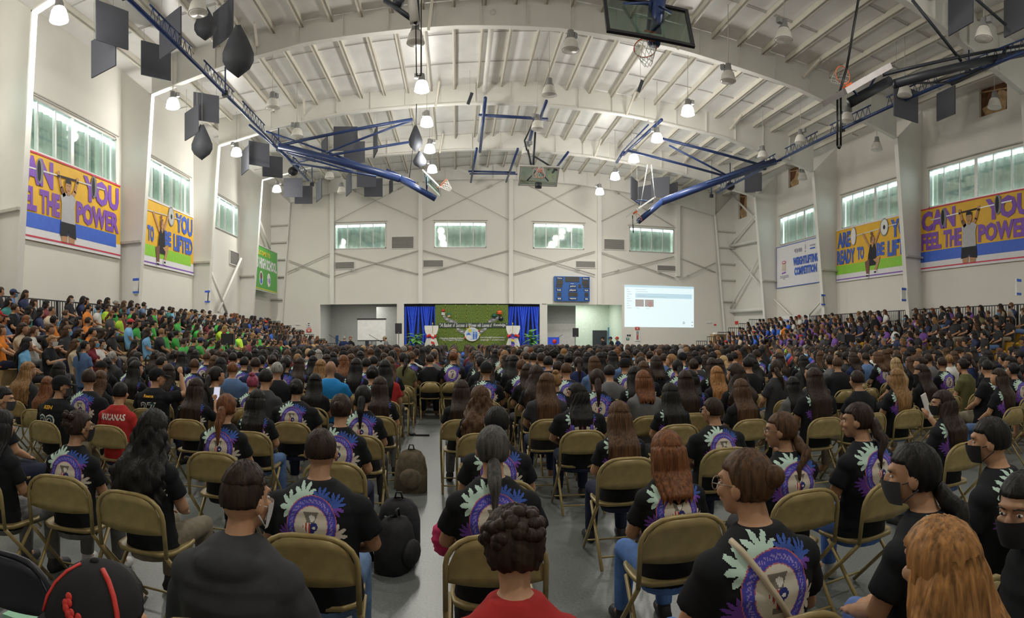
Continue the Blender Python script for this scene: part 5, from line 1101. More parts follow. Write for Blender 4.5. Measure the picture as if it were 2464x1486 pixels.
# printed emblem on the back of the event shirts, laid on the cloth cell by cell
EC = [mat('print_mint', (.58, .78, .68), .8), mat('print_deep_blue', (.04, .10, .42), .8), mat('print_violet', (.17, .06, .40), .8), mat('print_cream', (.72, .66, .56), .8), mat('print_ring_blue', (.07, .07, .50), .8),
      mat('print_pink_red', (.55, .14, .18), .8), mat('print_lavender', (.35, .28, .65), .8), mat('print_stone', (.22, .20, .17), .8), mat('print_red', (.55, .07, .05), .8), mat('print_white', (.82, .80, .76), .8), mat('print_navy', (.02, .03, .20), .8), mat('print_dark_line', (.03, .025, .02), .8)]
def emblem(x, z):
    c = -1; leaf = lambda cx, cz, R, dirn, k=4.5: (lambda dx, dz: math.hypot(dx, dz) < R * (.42 + .58 * abs(math.cos(k * (math.atan2(dz, dx) - dirn)))))(x - cx, z - cz)
    if leaf(-.040, .128, .062, 1.9): c = 0
    if leaf(-.095, .080, .070, 2.6): c = 0
    if leaf(.040, .122, .048, 1.2, 5): c = 1
    if leaf(.100, .088, .056, .6, 6): c = 1 if z > .08 else 2
    if leaf(.108, -.045, .060, -.2): c = 3
    if leaf(.075, -.112, .052, -1.0): c = 3
    if leaf(-.112, -.055, .058, 3.5, 6): c = 2
    if leaf(-.025, -.140, .050, -1.7, 6): c = 1
    if leaf(-.090, -.112, .048, 4.2, 6): c = 2
    r = math.hypot(x, z / 1.12)
    if r < .122: c = 5
    if r < .118:
        c = 4
        if abs(r - .099) < .008 and math.sin(math.atan2(z, x) * 46) * math.sin(math.atan2(z, x) * 17 + r * 400) > .05: c = 6
    if r < .082: c = 5
    if r < .079:
        c = 3
        if .018 < z < .064 and abs(x) < .019 + (z - .018) * .38: c = 7 if z > .056 or abs(x) > .014 + (z - .018) * .36 else (9 if (x - .004) ** 2 / .00028 + (z - .036) ** 2 / .00022 < 1 and x + z * .5 > .012 else 7)
        if -.066 < z < -.046 and abs(x) < .022: c = 7
        lob = ((abs(x) - .016) ** 2 + (z + .002) ** 2 < .0195 ** 2) or (-.052 < z < -.004 and abs(x) < .033 * (z + .054) / .048)
        if lob:
            if x < 0: c = 8 if int((x + .1) / .0085) % 2 else 9
            else: c = 9 if (x - .017) ** 2 + (z + .006) ** 2 < .0075 ** 2 else 10
            if abs(x) < .0018: c = 11
    return c
def project(shirt, pts, off=.004, y0=-1.0):
    k = ('bvh', shirt.name)
    if k not in CACHE: CACHE[k] = BVHTree.FromPolygons([v.co.copy() for v in shirt.vertices], [tuple(p.vertices) for p in shirt.polygons])
    out = []
    for x, z in pts:
        h = CACHE[k].ray_cast(Vector((x, y0, z)), Vector((0, 1, 0)))
        out.append(Vector((x, h[0].y - off, z)) if h[0] is not None and h[0].y < .02 else None)
    return out
def print_mesh(shirt, lod, zc=.875, sc_=1.0):
    k = ('p', shirt.name, lod)
    if k in CACHE: return CACHE[k]
    n_ = (104, 44, 20)[lod]; S = .42; cs = S / n_; b = MB()
    for m_ in EC: b.m(m_)
    grid = {}; need = set(); cells = []
    for i in range(n_):
        for j in range(n_):
            x = -S / 2 + (i + .5) * cs; z = -S / 2 + (j + .5) * cs; c = emblem(-x if False else x, z)
            if c >= 0: cells.append((i, j, c)); need |= {(i, j), (i + 1, j), (i + 1, j + 1), (i, j + 1)}
    need = sorted(need); pr_ = project(shirt, [((-S / 2 + i * cs) * sc_, zc + (-S / 2 + j * cs) * sc_) for i, j in need]); idx = {}; vs = []
    for kq, p in zip(need, pr_):
        if p is not None: idx[kq] = len(vs); vs.append(tuple(p))
    fs = []; mi = []
    for i, j, c in cells:
        q = [(i, j), (i + 1, j), (i + 1, j + 1), (i, j + 1)]
        if all(t in idx for t in q): fs.append(tuple(idx[t] for t in q)); mi.append(c)
    me = bpy.data.meshes.new('shirt_print'); me.from_pydata(vs, [], fs)
    for m_ in EC: me.materials.append(m_)
    me.polygons.foreach_set('material_index', mi); me.polygons.foreach_set('use_smooth', [True] * len(fs)); CACHE[k] = me; return me
def text_print(shirt, txt, x0, z0, x1, z1, m, parent, bold=.04, name='shirt_lettering', off=.006):
    vs, fs = text_geo(txt, bold); X = [p[0] for p in vs]; Y = [p[1] for p in vs]; ax, bx_, ay, by = min(X), max(X), min(Y), max(Y)
    pr_ = project(shirt, [(x0 + (p[0] - ax) / (bx_ - ax) * (x1 - x0), z0 + (p[1] - ay) / (by - ay) * (z1 - z0)) for p in vs], off)
    fs = [f for f in fs if all(pr_[i] is not None for i in f)]; pts = [tuple(p) if p is not None else (0, 0, .9) for p in pr_]
    b = MB().m(m); b.add(pts, fs); return b.build(name, parent)

HCOL = {'black': (.012, .010, .010), 'dark brown': (.030, .017, .011), 'brown': (.085, .042, .020), 'auburn': (.16, .060, .022), 'golden brown': (.26, .14, .055), 'blonde': (.42, .28, .13), 'grey': (.28, .27, .25), 'white': (.62, .60, .56), 'salt': (.075, .072, .068), 'pink': (.30, .06, .11), 'orange': (.30, .14, .045)}
SCOL = {'black': (.014, .015, .018), 'charcoal': (.05, .052, .058), 'grey': (.16, .16, .165), 'white': (.62, .62, .60), 'navy': (.018, .028, .09), 'blue': (.03, .12, .55), 'light blue': (.16, .38, .62), 'bright blue': (.02, .22, .55), 'denim': (.10, .17, .33), 'red': (.42, .03, .03), 'maroon': (.16, .02, .03), 'green': (.05, .38, .06), 'teal': (.04, .20, .19), 'orange': (.70, .22, .03),
        'peach': (.68, .36, .22), 'yellow': (.75, .62, .05), 'lime': (.45, .70, .04), 'purple': (.17, .07, .33), 'beige': (.46, .38, .27), 'pink': (.60, .10, .18), 'olive': (.12, .12, .05), 'tan': (.32, .24, .15)}
TCOL = [(.02, .02, .024), (.025, .03, .06), (.10, .17, .34), (.15, .15, .15), (.05, .05, .055), (.22, .19, .14)]
def skin(): k = random.uniform(.75, 1.12); return (.47 * k, .255 * k, .145 * k, 1)
def c4(c, j=.12): k = random.uniform(1 - j, 1 + j); return (c[0] * k, c[1] * k, c[2] * k, 1)
def person(x, y, z0, rz, build='m', yaw=0, hair='short', hc='black', shirt='black', label='', group=None, pose='lap', lod=0, scale=1.0, emb=False, mask=None, cap=None, glasses=False, kind='tee', trousers=None, shoes=True, faces=False):
    r = thing('person', label, 'person', (x, y, z0), rz, group); r.scale = (scale,) * 3; ya = math.radians(yaw); st = .42 if pose == 'stand' else 0.0
    def add(nm, me, col=None, lab=None):
        o = link(nm, me, r)
        if col is not None: o.color = col
        if lab: o['label'] = lab
        return o
    add('body', body_mesh(build, ya, pose, lod), skin()); sm_ = shirt_mesh(build, pose, lod, kind); sh = add('shirt', sm_, c4(SCOL[shirt]))
    add('trousers', trouser_mesh(build, pose, lod), c4(trousers or random.choice(TCOL)))
    if hair: add('hair', hair_mesh(hair, ya, lod, st), c4(HCOL[hc]))
    if shoes and lod == 0:
        sc_ = random.choice([(.5, .5, .48, 1), (.02, .02, .02, 1), (.03, .03, .035, 1)])
        for s in (-1, 1): add('shoe', shoe_mesh(pose, s), sc_)
    if cap: add('cap', cap_mesh(ya, st), c4(SCOL[cap]))
    if mask: add('face_mask', mask_mesh(ya, st), c4(SCOL[mask], .05))
    if glasses: add('glasses', glasses_mesh(ya))
    if faces or (lod == 0 and abs(yaw) > 20):
        for s in (-1, 1): add('eye', eye_mesh(ya, s, st))
    if emb: add('shirt_print', print_mesh(sm_, lod))
    return r, sm_

# ================================================================ folding chairs
CHM = mat('tan_chair_paint', (.37, .285, .12), .38, noise=.12, nscale=20, metal=.15); CHD = mat('dark_chair_paint', (.02, .02, .03), .4)
def chair_parts(m, lod):
    P_ = {}; n_ = 8 if lod == 0 else 5
    # back pan: pressed sheet with rounded top corners, gently curved
    w, zb, zt = .205, .575, .775; b = MB().m(m); cols = 12 if lod == 0 else 4; rows = 5 if lod == 0 else 2; vs = []
    for d in (0, .012):
        for j in range(rows + 1):
            for i in range(cols + 1):
                x = -w + 2 * w * i / cols; ztx = zt - (0 if abs(x) < w - .14 else .12 * (1 - math.sqrt(max(0, 1 - ((abs(x) - (w - .14)) / .14) ** 2)))) - .012 * (x / w) ** 2; zbx = zb + .012 * (1 - (x / w) ** 2) * -1
                z = zbx + (ztx - zbx) * j / rows; y = -.262 - .028 * (1 - (x / w) ** 2) + (z - .6) * -.16 + .006 * math.sin(j / rows * PI) + d; vs.append((x, y, z))
    q = (cols + 1) * (rows + 1); fs = []
    for j in range(rows):
        for i in range(cols): a = j * (cols + 1) + i; fs += [(a, a + cols + 1, a + cols + 2, a + 1), (q + a, q + a + 1, q + a + cols + 2, q + a + cols + 1)]
    for i in range(cols): a = i; fs.append((a, a + 1, q + a + 1, q + a)); a = rows * (cols + 1) + i; fs.append((a, q + a, q + a + 1, a + 1))
    b.add(vs, fs, True); P_['backrest'] = b.mesh('backrest')
    yb = lambda z: -.262 + (z - .6) * -.16
    AR = lambda s, t: (s * (.215 - .15 * (1 - math.cos(t))), yb(.655 + .125 * math.sin(t)), .655 + .125 * math.sin(t)); top = [(-.215, yb(.45), .45)] + [AR(-1, t) for t in (0, .3, .6, .9, 1.2, 1.57)] + [AR(1, t) for t in (1.57, 1.2, .9, .6, .3, 0)] + [(.215, yb(.45), .45)]
    P_['back_frame'] = MB().m(m).tube(top, .0125, n_).mesh('back_frame')
    P_['leg'] = [MB().m(m).tube([(s * .215, yb(.45), .45), (s * .215, .235, .012)], .0125, n_).mesh('leg') for s in (-1, 1)] + [MB().m(m).tube([(s * .195, .04, .415), (s * .195, -.30, .012)], .0125, n_).mesh('leg') for s in (-1, 1)]
    P_['stretcher'] = [MB().m(m).tube([(-.215, .18, .075), (.215, .18, .075)], .008, 5).mesh('stretcher'), MB().m(m).tube([(-.195, -.24, .085), (.195, -.24, .085)], .008, 5).mesh('stretcher')]
    b = MB().m(m); prof = []; N = 20 if lod == 0 else 8
    for z, k in ((.418, .97), (.432, 1.0), (.444, .985), (.440, .90)):
        for j in range(N): t = 2 * PI * j / N; cx, cy = math.cos(t), math.sin(t); rr = 1 / max(abs(cx) ** 4 + abs(cy) ** 4, .0001) ** .25; prof.append((.195 * rr * cx * k, .01 + .195 * rr * cy * k, z))
    b.add(prof, [(i * N + j, i * N + (j + 1) % N, (i + 1) * N + (j + 1) % N, (i + 1) * N + j) for i in range(3) for j in range(N)] + [tuple(range(N - 1, -1, -1)), tuple(3 * N + j for j in range(N))], True); P_['seat'] = b.mesh('seat'); return P_
CH = {(0): chair_parts(CHM, 0), (1): chair_parts(CHM, 1)}
def chair(x, y, rz, label, lod=0, parts=None, group='tan folding chairs'):
    r = thing('folding_chair', label, 'chair', (x, y, 0), rz, group); P_ = parts or CH[lod]
    for k in ('seat', 'backrest', 'back_frame'): link(k, P_[k], r)
    for m_ in P_['leg']: link('leg', m_, r)
    for m_ in P_['stretcher'] if lod == 0 else []: link('stretcher', m_, r)
    return r
# ================================================================ the seated audience
TAKEN = []
def at(u, v, rho):
    t = (u - U0) / F; return rho * math.sin(t), rho * math.cos(t), CAM_H + (V0 - v) / F * rho
def man(u, v, rho, label, short, rot=0, ch=True, **k):
    rho = rho * .93 if rho < 4.5 else rho * .96 if rho < 7.5 else 7.4 + (rho - 7.5) * .45
    x, y, zt = at(u, v, rho); top = 1.31 + (.42 if k.get('pose') == 'stand' else 0)
    s = max(.88, min(1.12, zt / top)); TAKEN.append((x, y))
    rz = math.radians(rot)
    r, sm_ = person(x, y, 0, rz, label=label, scale=s, **k)
    if ch: chair(x, y, rz, f'tan folding chair under the {short}', k.get('lod', 0))
    return r, sm_
E_ = dict(emb=True)
G = 'audience in black printed shirts'
man(775, 1025, 3.1, 'broad man with cropped hair in black printed tee left of the centre aisle', 'broad cropped-hair man', build='h', hair='buzz', hc='dark brown', group=G, trousers=(.13, .22, .38), **E_)
man(1185, 1020, 3.1, 'man with grey-streaked ponytail in black printed tee between the two aisles', 'man with grey ponytail', build='m', hair='lowpony', hc='salt', group=G, **E_)
r, _ = man(590, 1115, 2.2, 'person in black hooded jacket with thick dark hair, white mask loops', 'person in black hooded jacket', build='m', hair='fade', hc='dark brown', shirt='charcoal', kind='hood', mask='white', yaw=-25)
man(375, 985, 3.85, 'woman with very long wavy black hair seated at left', 'woman with wavy black hair', rot=-4, build='f', hair='wavy', group=G, **E_)
man(190, 985, 4.3, 'masked woman with pinned updo and glasses looking right, at far left', 'woman with pinned updo', build='f', hair='updo', hc='dark brown', yaw=-38, mask='black', glasses=True, group=G, rot=8, **E_)
man(548, 945, 5.0, 'woman with auburn ponytail in black printed tee', 'woman with auburn ponytail', build='f', hair='pony', hc='auburn', group=G, **E_)
man(622, 940, 6.1, 'woman with long black hair right of the auburn ponytail woman', 'long-haired woman behind the hooded jacket', build='f', hair='long', group=G, **E_)
man(715, 910, 6.8, 'person with low bun in black printed tee, wide shoulders', 'person with low bun', build='h', hair='bun', group=G, lod=0, **E_)
man(822, 945, 4.65, 'woman with round bun in printed tee just beyond the broad man', 'woman with round bun', build='f', hair='bun', hc='dark brown', group=G, **E_)
man(875, 925, 5.9, 'woman with thick black ponytail and gold hair clip near the left aisle edge', 'woman with black ponytail and clip', build='f', hair='pony', group=G, **E_)
man(915, 905, 7.3, 'woman with long brown hair at the left aisle edge', 'long brown-haired woman at aisle', build='f', hair='longer', hc='dark brown', group=G, **E_)
man(475, 908, 7.0, 'long-haired woman holding a white phone', 'woman holding a white phone', build='f', hair='longer', hc='dark brown', pose='phone', group=G, **E_)
man(1195, 975, 4.2, 'dark short-haired person directly beyond the grey ponytail man', 'short-haired person between aisles', build='m', hair='short', group=G, **E_)
man(1155, 928, 6.0, 'woman with long golden brown wavy hair between the aisles', 'golden brown wavy-haired woman', build='f', hair='wavy', hc='brown', group=G, **E_)
man(1110, 913, 7.0, 'woman with long dark hair behind the golden brown one at aisle', 'long dark-haired woman at the aisle gap', build='f', hair='longer', hc='dark brown')
man(1235, 1225, 1.82, 'woman in dark red jacket with curly pinned-up brown hair, nearest the camera', 'woman in dark red jacket', build='f', hair='curly', hc='dark brown', shirt='red', kind='long')
man(1390, 920, 6.2, 'masked woman with long black hair turning left, right of centre', 'woman turning left', build='h', hair='long', yaw=55, mask='black', group=G, **E_)
man(1335, 895, 8.0, 'woman with light brown top bun in printed tee', 'woman with light top bun', build='f', hair='topbun', hc='golden brown', group=G, **E_)
man(1487, 963, 4.8, 'woman with straight light brown hair down to her waist', 'woman with straight light brown hair', build='f', hair='longer', hc='brown', group=G, **E_)
man(1600, 1035, 3.4, 'woman with reddish brown hair, blue jeans, right of the second aisle', 'reddish-haired woman in jeans', build='f', hair='medium', hc='auburn', trousers=(.10, .20, .48), group=G, **E_)
man(1715, 957, 5.2, 'person with glasses and short dark hair in printed tee looking left', 'short-haired person with glasses', build='h', hair='short', hc='dark brown', yaw=35, glasses=True, group=G, **E_)
man(1610, 920, 6.6, 'woman with long black hair, right of centre behind the light brown one', 'long black-haired woman right of centre', build='f', hair='longer', group=G, **E_)
man(1780, 910, 7.0, 'woman with very long dark blonde hair at right', 'long dark-blonde-haired woman', build='f', hair='longer', hc='brown')
r, sm_ = man(1795, 1073, 2.22, 'person with glasses, brown bun and cream shoulder strap, big printed emblem', 'person with cream shoulder strap', build='m', hair='bun', hc='brown', yaw=35, glasses=True, trousers=(.13, .25, .55), group=G, **E_)
strap = MB().m(mat('cream_strap', (.62, .52, .38), .7)); pts = project(sm_, [(-.115 + .26 * t, 1.03 - .40 * t) for t in np.linspace(0, 1, 22)], .012)
pts = [p for p in pts if p is not None]; strap.tube(pts, .011, 6); strap.build('shoulder_strap', r)
man(1880, 987, 3.9, 'woman with brown ponytail, glasses and phone looking left', 'woman with ponytail and glasses', build='f', hair='lowpony', hc='brown', yaw=50, glasses=True, pose='phone', group=G, **E_)
man(2060, 965, 4.1, 'person in profile facing left with long light brown ponytail, blue jeans', 'person in profile with long ponytail', build='m', hair='pony', hc='dark brown', yaw=40, rot=8, trousers=(.09, .18, .48), group=G, **E_)
r, sm_ = man(2190, 1060, 2.4, 'masked person with black ponytail, pink strap and blue jeans, arms crossed', 'masked person with pink strap', build='m', hair='lowpony', yaw=35, rot=10, mask='charcoal', pose='lap', trousers=(.14, .22, .50), group=G, **E_)
man(2375, 1000, 3.2, 'masked person with short black hair at the right edge', 'masked person near right edge', build='m', hair='short', yaw=35, rot=6, mask='black', group=G, **E_)
man(2265, 937, 5.4, 'masked woman with glasses holding white paper at right', 'woman holding white paper', build='f', hair='long', hc='dark brown', yaw=50, mask='black', glasses=True, pose='phone', group=G, **E_)
man(2436, 1130, 2.0, 'masked woman leaning in at right edge, looking down to the left', 'masked woman at the right edge', rot=55, build='f', hair='lowpony', yaw=45, mask='black')
man(2245, 1240, 1.55, 'woman with long orange brown streaked hair, close at lower right', 'woman with orange brown hair', build='f', hair='mane', hc='orange', shirt='black')
r, sm_ = man(150, 903, 6.8, 'man in black baseball jersey number 22 with backward cap', 'man in jersey 22', build='h', hair='cap', cap='black', yaw=-45, rot=-6, mask='charcoal', lod=0)
text_print(sm_, '22', -.115, .72, .115, .90, EC[9], r, .05, 'jersey_number'); text_print(sm_, '22', -.10, .735, .10, .885, mat('jersey_number_teal', (.03, .09, .11), .8), r, .0, 'jersey_number', .009); text_print(sm_, 'KEN', -.06, .955, .06, .995, mat('jersey_gold', (.80, .42, .03), .7), r, .05)
r, sm_ = man(293, 918, 6.5, 'person in red jersey lettered MARIANAS', 'person in red lettered jersey', build='m', hair='short', shirt='red', lod=0)
text_print(sm_, 'MARIANAS', -.15, .905, .15, .975, EC[9], r, .03)
b = MB().m(EC[9])
for s in (-1, 1):
    pp = project(sm_, [(s * q[0], q[1]) for q in ((.03, .66), (.05, .72), (.055, .80), (.075, .84), (.095, .84), (.11, .79), (.15, .72), (.16, .66))], .008)
    if all(p is not None for p in pp): b.add([tuple(p) for p in pp], [tuple(range(8))])
b.build('shirt_shapes', r)
r, sm_ = man(378, 885, 8.3, 'man in black jersey 27 with cap, looking right and raising a hand', 'jersey 27 man', build='h', hair='cap', cap='black', yaw=-50, pose='wave', lod=0)
text_print(sm_, '27', -.11, .74, .11, .89, EC[9], r, .05, 'jersey_number'); text_print(sm_, '27', -.098, .752, .098, .878, mat('jersey_number_teal', (.03, .09, .11), .8), r, .0, 'jersey_number', .009); text_print(sm_, 'Reena', -.07, .945, .07, .985, MATS['jersey_gold'], r, .04)
man(118, 905, 8.0, 'woman with long auburn hair left of jersey 22', 'auburn-haired woman by jersey 22', build='f', hair='longer', hc='auburn', lod=1)
man(245, 890, 8.3, 'woman with long brown hair between jersey 22 and red jersey', 'brown-haired woman behind jersey 22', build='f', hair='longer', hc='brown', lod=1)
man(12, 928, 5.6, 'man with short dark hair in profile at left edge', 'man in profile at left edge', build='m', hair='short', yaw=-45, rot=-15, mask='charcoal', lod=0)
man(12, 985, 4.4, 'person in black shirt cut by the left edge', 'person cut by left edge', build='f', hair='long', lod=0)
man(668, 870, 10.5, 'man with short grey hair in black shirt', 'grey-haired man', build='h', hair='short', hc='grey', lod=1)
man(610, 900, 8.5, 'woman with dyed pink hair pinned up', 'woman with pink hair', build='f', hair='topbun', hc='pink', lod=1, **E_)
man(797, 867, 11.0, 'bald man in bright blue shirt left of the aisle', 'bald man in bright blue', build='h', hair='bald', hc='brown', shirt='bright blue', lod=1)
man(760, 897, 8.6, 'woman with long black hair left of the bald man in blue', 'black-haired woman by the bald man', build='f', hair='longer', lod=1)
man(1290, 878, 9.0, 'woman with curly dark hair in printed tee, first beyond second aisle', 'curly-haired woman beyond aisle', build='f', hair='wavy', hc='dark brown', lod=1, **E_)
man(1465, 877, 11.0, 'man with short black hair in plain grey tee', 'man in plain grey tee', build='m', hair='short', shirt='grey', lod=1)
man(1525, 880, 8.9, 'tall woman with straight black hair, right of the grey tee man', 'straight-haired woman by the grey tee man', build='f', hair='longer', lod=1, **E_)
man(1660, 888, 8.5, 'person with dark hair and round ring print, glancing left', 'person glancing left', build='m', hair='medium', yaw=30, lod=1, **E_)
man(1722, 880, 10.0, 'woman with long strawberry blonde hair', 'strawberry blonde woman', build='f', hair='longer', hc='orange', lod=1)
man(1905, 905, 8.0, 'woman in grey sweatshirt with long black hair at right', 'woman in grey sweatshirt', build='f', hair='longer', shirt='grey', kind='long', lod=1)
man(2150, 888, 9.0, 'person with low bun and printed tee looking left at right side', 'person with low bun at right', build='m', hair='bun', yaw=40, lod=1, **E_)
man(2215, 875, 10.0, 'masked woman with glasses and long brown hair at right side', 'brown-haired woman with glasses', build='f', hair='longer', hc='dark brown', yaw=45, mask='black', lod=1)
man(2400, 885, 8.5, 'woman with glasses resting chin on hand at right edge', 'woman resting chin on hand', build='f', hair='long', hc='dark brown', yaw=40, lod=1, **E_)
# nearest cap wearer and black chair at the lower left
r, _ = man(270, 1335, 1.27, 'person in dark baseball cap with red logo, closest at lower left', 'person in dark cap', build='m', hair='cap', shirt='charcoal', ch=False)
cm = cap_mesh(PI); co = link('cap', cm, r); co.color = (.02, .02, .022, 1)
cs_ = lambda az, el, k=1.02: (.094 * k * math.cos(el) * math.sin(az), -.068 - .112 * k * math.cos(el) * math.cos(az), HC.z + .035 + .098 * k * math.sin(el))
pp = MB().m(RED)
for az, el in ((.05, .62), (.1, .52), (.06, .42), (.14, .33), (.22, .25), (.32, .22), (.42, .18), (.02, .50), (.2, .36), (.5, .12), (.36, .30)): pp.ell(cs_(az, el), (.008, .004, .009), 8, 5)
pp.build('cap_logo', r); MB().m(RED).tube([cs_(1.12, t) for t in (1.2, .9, .6, .3, .0, -.3, -.6)],   .0055, 6).build('cap_piping', r); MB().m(RED).tube([cs_(-.75, t) for t in (1.3, 1.0, .7, .4, .1)], .0035, 6).build('cap_piping', r)
x, y, _z = at(112, 1370, 2.62); PD = chair_parts(CHD, 0); o = chair(x, y, .05, 'black folding chair with pale green seat at lower left corner', 0, PD, 'black folding chair'); TAKEN.append((x, y))
MB().m(mat('mint_folder', (.30, .62, .42), .5)).box((.02, .02, .455), (.28, .34, .02)).build('folder', o)

# ---- rows of chairs: positions, then the 300 that show largest one by one
rs = random.Random(11)
SEATS = []
ROW0, RP = 5.75, 1.0
for k in range(30):
    y = ROW0 + k * RP
    if y > 29.5: break
    cols = [-1.05 - .57 * i for i in range(int((6.55 if y > 8.5 else 5.9) / .57))]
    for i, x in enumerate(cols): SEATS.append((x, y, k, 'left of', i))
    a2 = .95 if y < 8.2 else .45
    for i in range(26):
        x = a2 + .57 * i
        if x > 13.6 - (0 if y > 12 else .0): break
        if 5.3 < x < 6.1 and y < 10: continue
        SEATS.append((x, y, k, 'right of', i))
    if y > 12.5: SEATS.append((-.1, y, k, 'in', 0)); SEATS.append((-.57, y, k, 'in', 1))
def region(x, y):
    if y < 13.5: return rs.choices(['black', 'charcoal', 'grey', 'white', 'navy', 'denim', 'olive', 'red'], [60, 10, 7, 3, 6, 4, 3, 2])[0]
    if y > 23 and -4 < x < 8: return rs.choices(['blue', 'orange', 'red', 'white', 'black', 'navy', 'beige', 'yellow'], [30, 10, 10, 14, 12, 10, 8, 3])[0]
    if x > 5: return rs.choices(['black', 'blue', 'light blue', 'navy', 'white', 'grey', 'purple', 'red'], [30, 14, 10, 14, 9, 8, 4, 2])[0]
    return rs.choices(['black', 'navy', 'grey', 'white', 'denim', 'beige', 'maroon', 'olive', 'charcoal', 'light blue'], [42, 10, 9, 6, 7, 4, 4, 6, 10, 3])[0]
def hairpick(): return rs.choices(['long', 'longer', 'short', 'medium', 'pony', 'bun', 'wavy', 'cap', 'curly', 'buzz'], [20, 16, 20, 10, 9, 8, 6, 4, 3, 4])[0]
def hcpick(): return rs.choices(['black', 'dark brown', 'brown', 'auburn', 'golden brown', 'grey', 'blonde'], [42, 30, 15, 5, 4, 2, 1])[0]
PEOPLE = []   # x, y, z0, rot, attrs, place text, on chair
ORD = ['first', 'second', 'third', 'fourth', 'fifth', 'sixth', 'seventh', 'eighth', 'ninth', 'tenth', 'eleventh', 'twelfth', 'thirteenth', 'fourteenth', 'fifteenth', 'sixteenth', 'seventeenth', 'eighteenth', 'nineteenth', 'twentieth', 'twenty-first', 'twenty-second', 'twenty-third', 'twenty-fourth', 'twenty-fifth', 'twenty-sixth', 'twenty-seventh', 'twenty-eighth', 'twenty-ninth', 'thirtieth']
CHAIRS = []
for x, y, k, side, i in SEATS:
    if any(math.hypot(x - a, y - c) < .47 for a, c in TAKEN): continue
    jx, jy = rs.uniform(-.04, .04), rs.uniform(-.06, .06); rot = math.radians(rs.uniform(-8, 8)) + math.atan2(x - 1, 60); x += jx; y += jy
    pl = f'{ORD[k]} full row, {ORD[i]} seat {"left of the aisle" if side == "left of" else "right of the aisle" if side == "right of" else "in the centre strip"}'
    CHAIRS.append((x, y, rot, pl))
    if rs.random() < (.12 if y < 12 else .05): continue
    h = hairpick(); male = h in ('short', 'cap', 'buzz', 'curly'); c = region(x, y); emb = c == 'black' and y < 16 and rs.random() < .75
    PEOPLE.append(dict(x=x, y=y + (.02), z=0, rot=rot, build=rs.choice('mmh') if male else rs.choice('fffm'), hair=h, hc=hcpick(), shirt=c, emb=emb, yaw=rs.choice([0, 0, 0, 0, 35, -35]), pl=pl, cap='black' if h == 'cap' else None, mask=None, pose='lap'))
# bleacher spectators
def bl_people(X, s, y0, y1, aisles, side):
    for k in range(NROW):
        x = X + s * ((NROW - 1 - k) * ROWD + .26); n = 0; y = y1 - .4
        while y > y0:
            if not any(abs(y - a) < .75 for a in aisles):
                n += 1; fill = .93 if side == 'left' else (.9 if y > 18 else .72)
                if k == 0: fill *= .8
                if rs.random() < fill:
                    if side == 'left':
                        if 17 < y < 29 and k < 5: c = rs.choices(['green', 'lime', 'black', 'maroon', 'white'], [52, 8, 24, 8, 5])[0]
                        elif y > 29: c = rs.choices(['black', 'navy', 'blue', 'charcoal', 'white', 'grey'], [40, 20, 12, 14, 4, 5])[0]
                        else: c = rs.choices(['black', 'light blue', 'peach', 'orange', 'white', 'teal', 'navy', 'red', 'beige', 'charcoal', 'denim', 'maroon'], [24, 8, 6, 7, 9, 8, 8, 6, 7, 8, 7, 5])[0]
                    else:
                        if 17 < y < 30: c = rs.choices(['purple', 'black', 'navy', 'yellow', 'white', 'charcoal'], [24, 36, 14, 6, 5, 12])[0]
                        elif y > 30: c = rs.choices(['navy', 'blue', 'white', 'black', 'purple', 'beige'], [30, 24, 14, 12, 10, 5])[0]
                        else: c = rs.choices(['black', 'charcoal', 'navy', 'olive', 'yellow', 'tan', 'grey', 'lime'], [48, 14, 12, 6, 4, 6, 6, 2])[0]
                    h = hairpick(); male = h in ('short', 'cap', 'buzz', 'curly')
                    PEOPLE.append(dict(x=x + rs.uniform(-.08, .12) * s, y=y + rs.uniform(-.1, .1), z=ROWH * (k + 1) + .0, rot=-s * math.radians(90 - rs.uniform(0, 35)), build=rs.choice('mmh') if male else rs.choice('ffm'), hair=h, hc=hcpick(), shirt=c, emb=False, yaw=s * rs.choice([0, 35, 35]),
                                       pl=f'{ORD[k]} tier of {side} bleacher, {ORD[n - 1] if n <= 30 else "place " + str(n)} place from far end', cap=rs.choice(['black', 'red', 'navy']) if h == 'cap' else None, mask=rs.choices([None, 'black', 'white', 'light blue'], [50, 22, 20, 8])[0], pose=rs.choices(['lap', 'cross', 'lean'], [5, 3, 2])[0], bl=True))
            y -= .56
bl_people(BLX, 1, 9.4, 38.8, [15.5, 22.5, 29.5], 'left'); bl_people(BRX, -1, 8.4, 36.4, [13.2, 22.0, 29.5], 'right')
for k in range(7):   # people on chairs in front of the left bleacher
    pass
def vis(p, mg=20):
    t = math.atan2(p['x'], p['y']); u = U0 + F * t; r = math.hypot(p['x'], p['y']); v = V0 + (CAM_H - 1.25 - p['z']) * F / r
    return -mg < u < 2464 + mg and v < 1480 + mg
gap = lambda x, y: -.632 < math.atan2(x, y) < -.578 and 7.6 < math.hypot(x, y) < 12.2
PEOPLE = [p for p in PEOPLE if vis(p, 260) and not gap(p['x'], p['y'])]; CHAIRS = [c_ for c_ in CHAIRS if not gap(c_[0], c_[1]) and vis(dict(x=c_[0], y=c_[1], z=0), 280)]
PEOPLE.sort(key=lambda p: math.hypot(p['x'], p['y']) + (0 if vis(p) else 500))
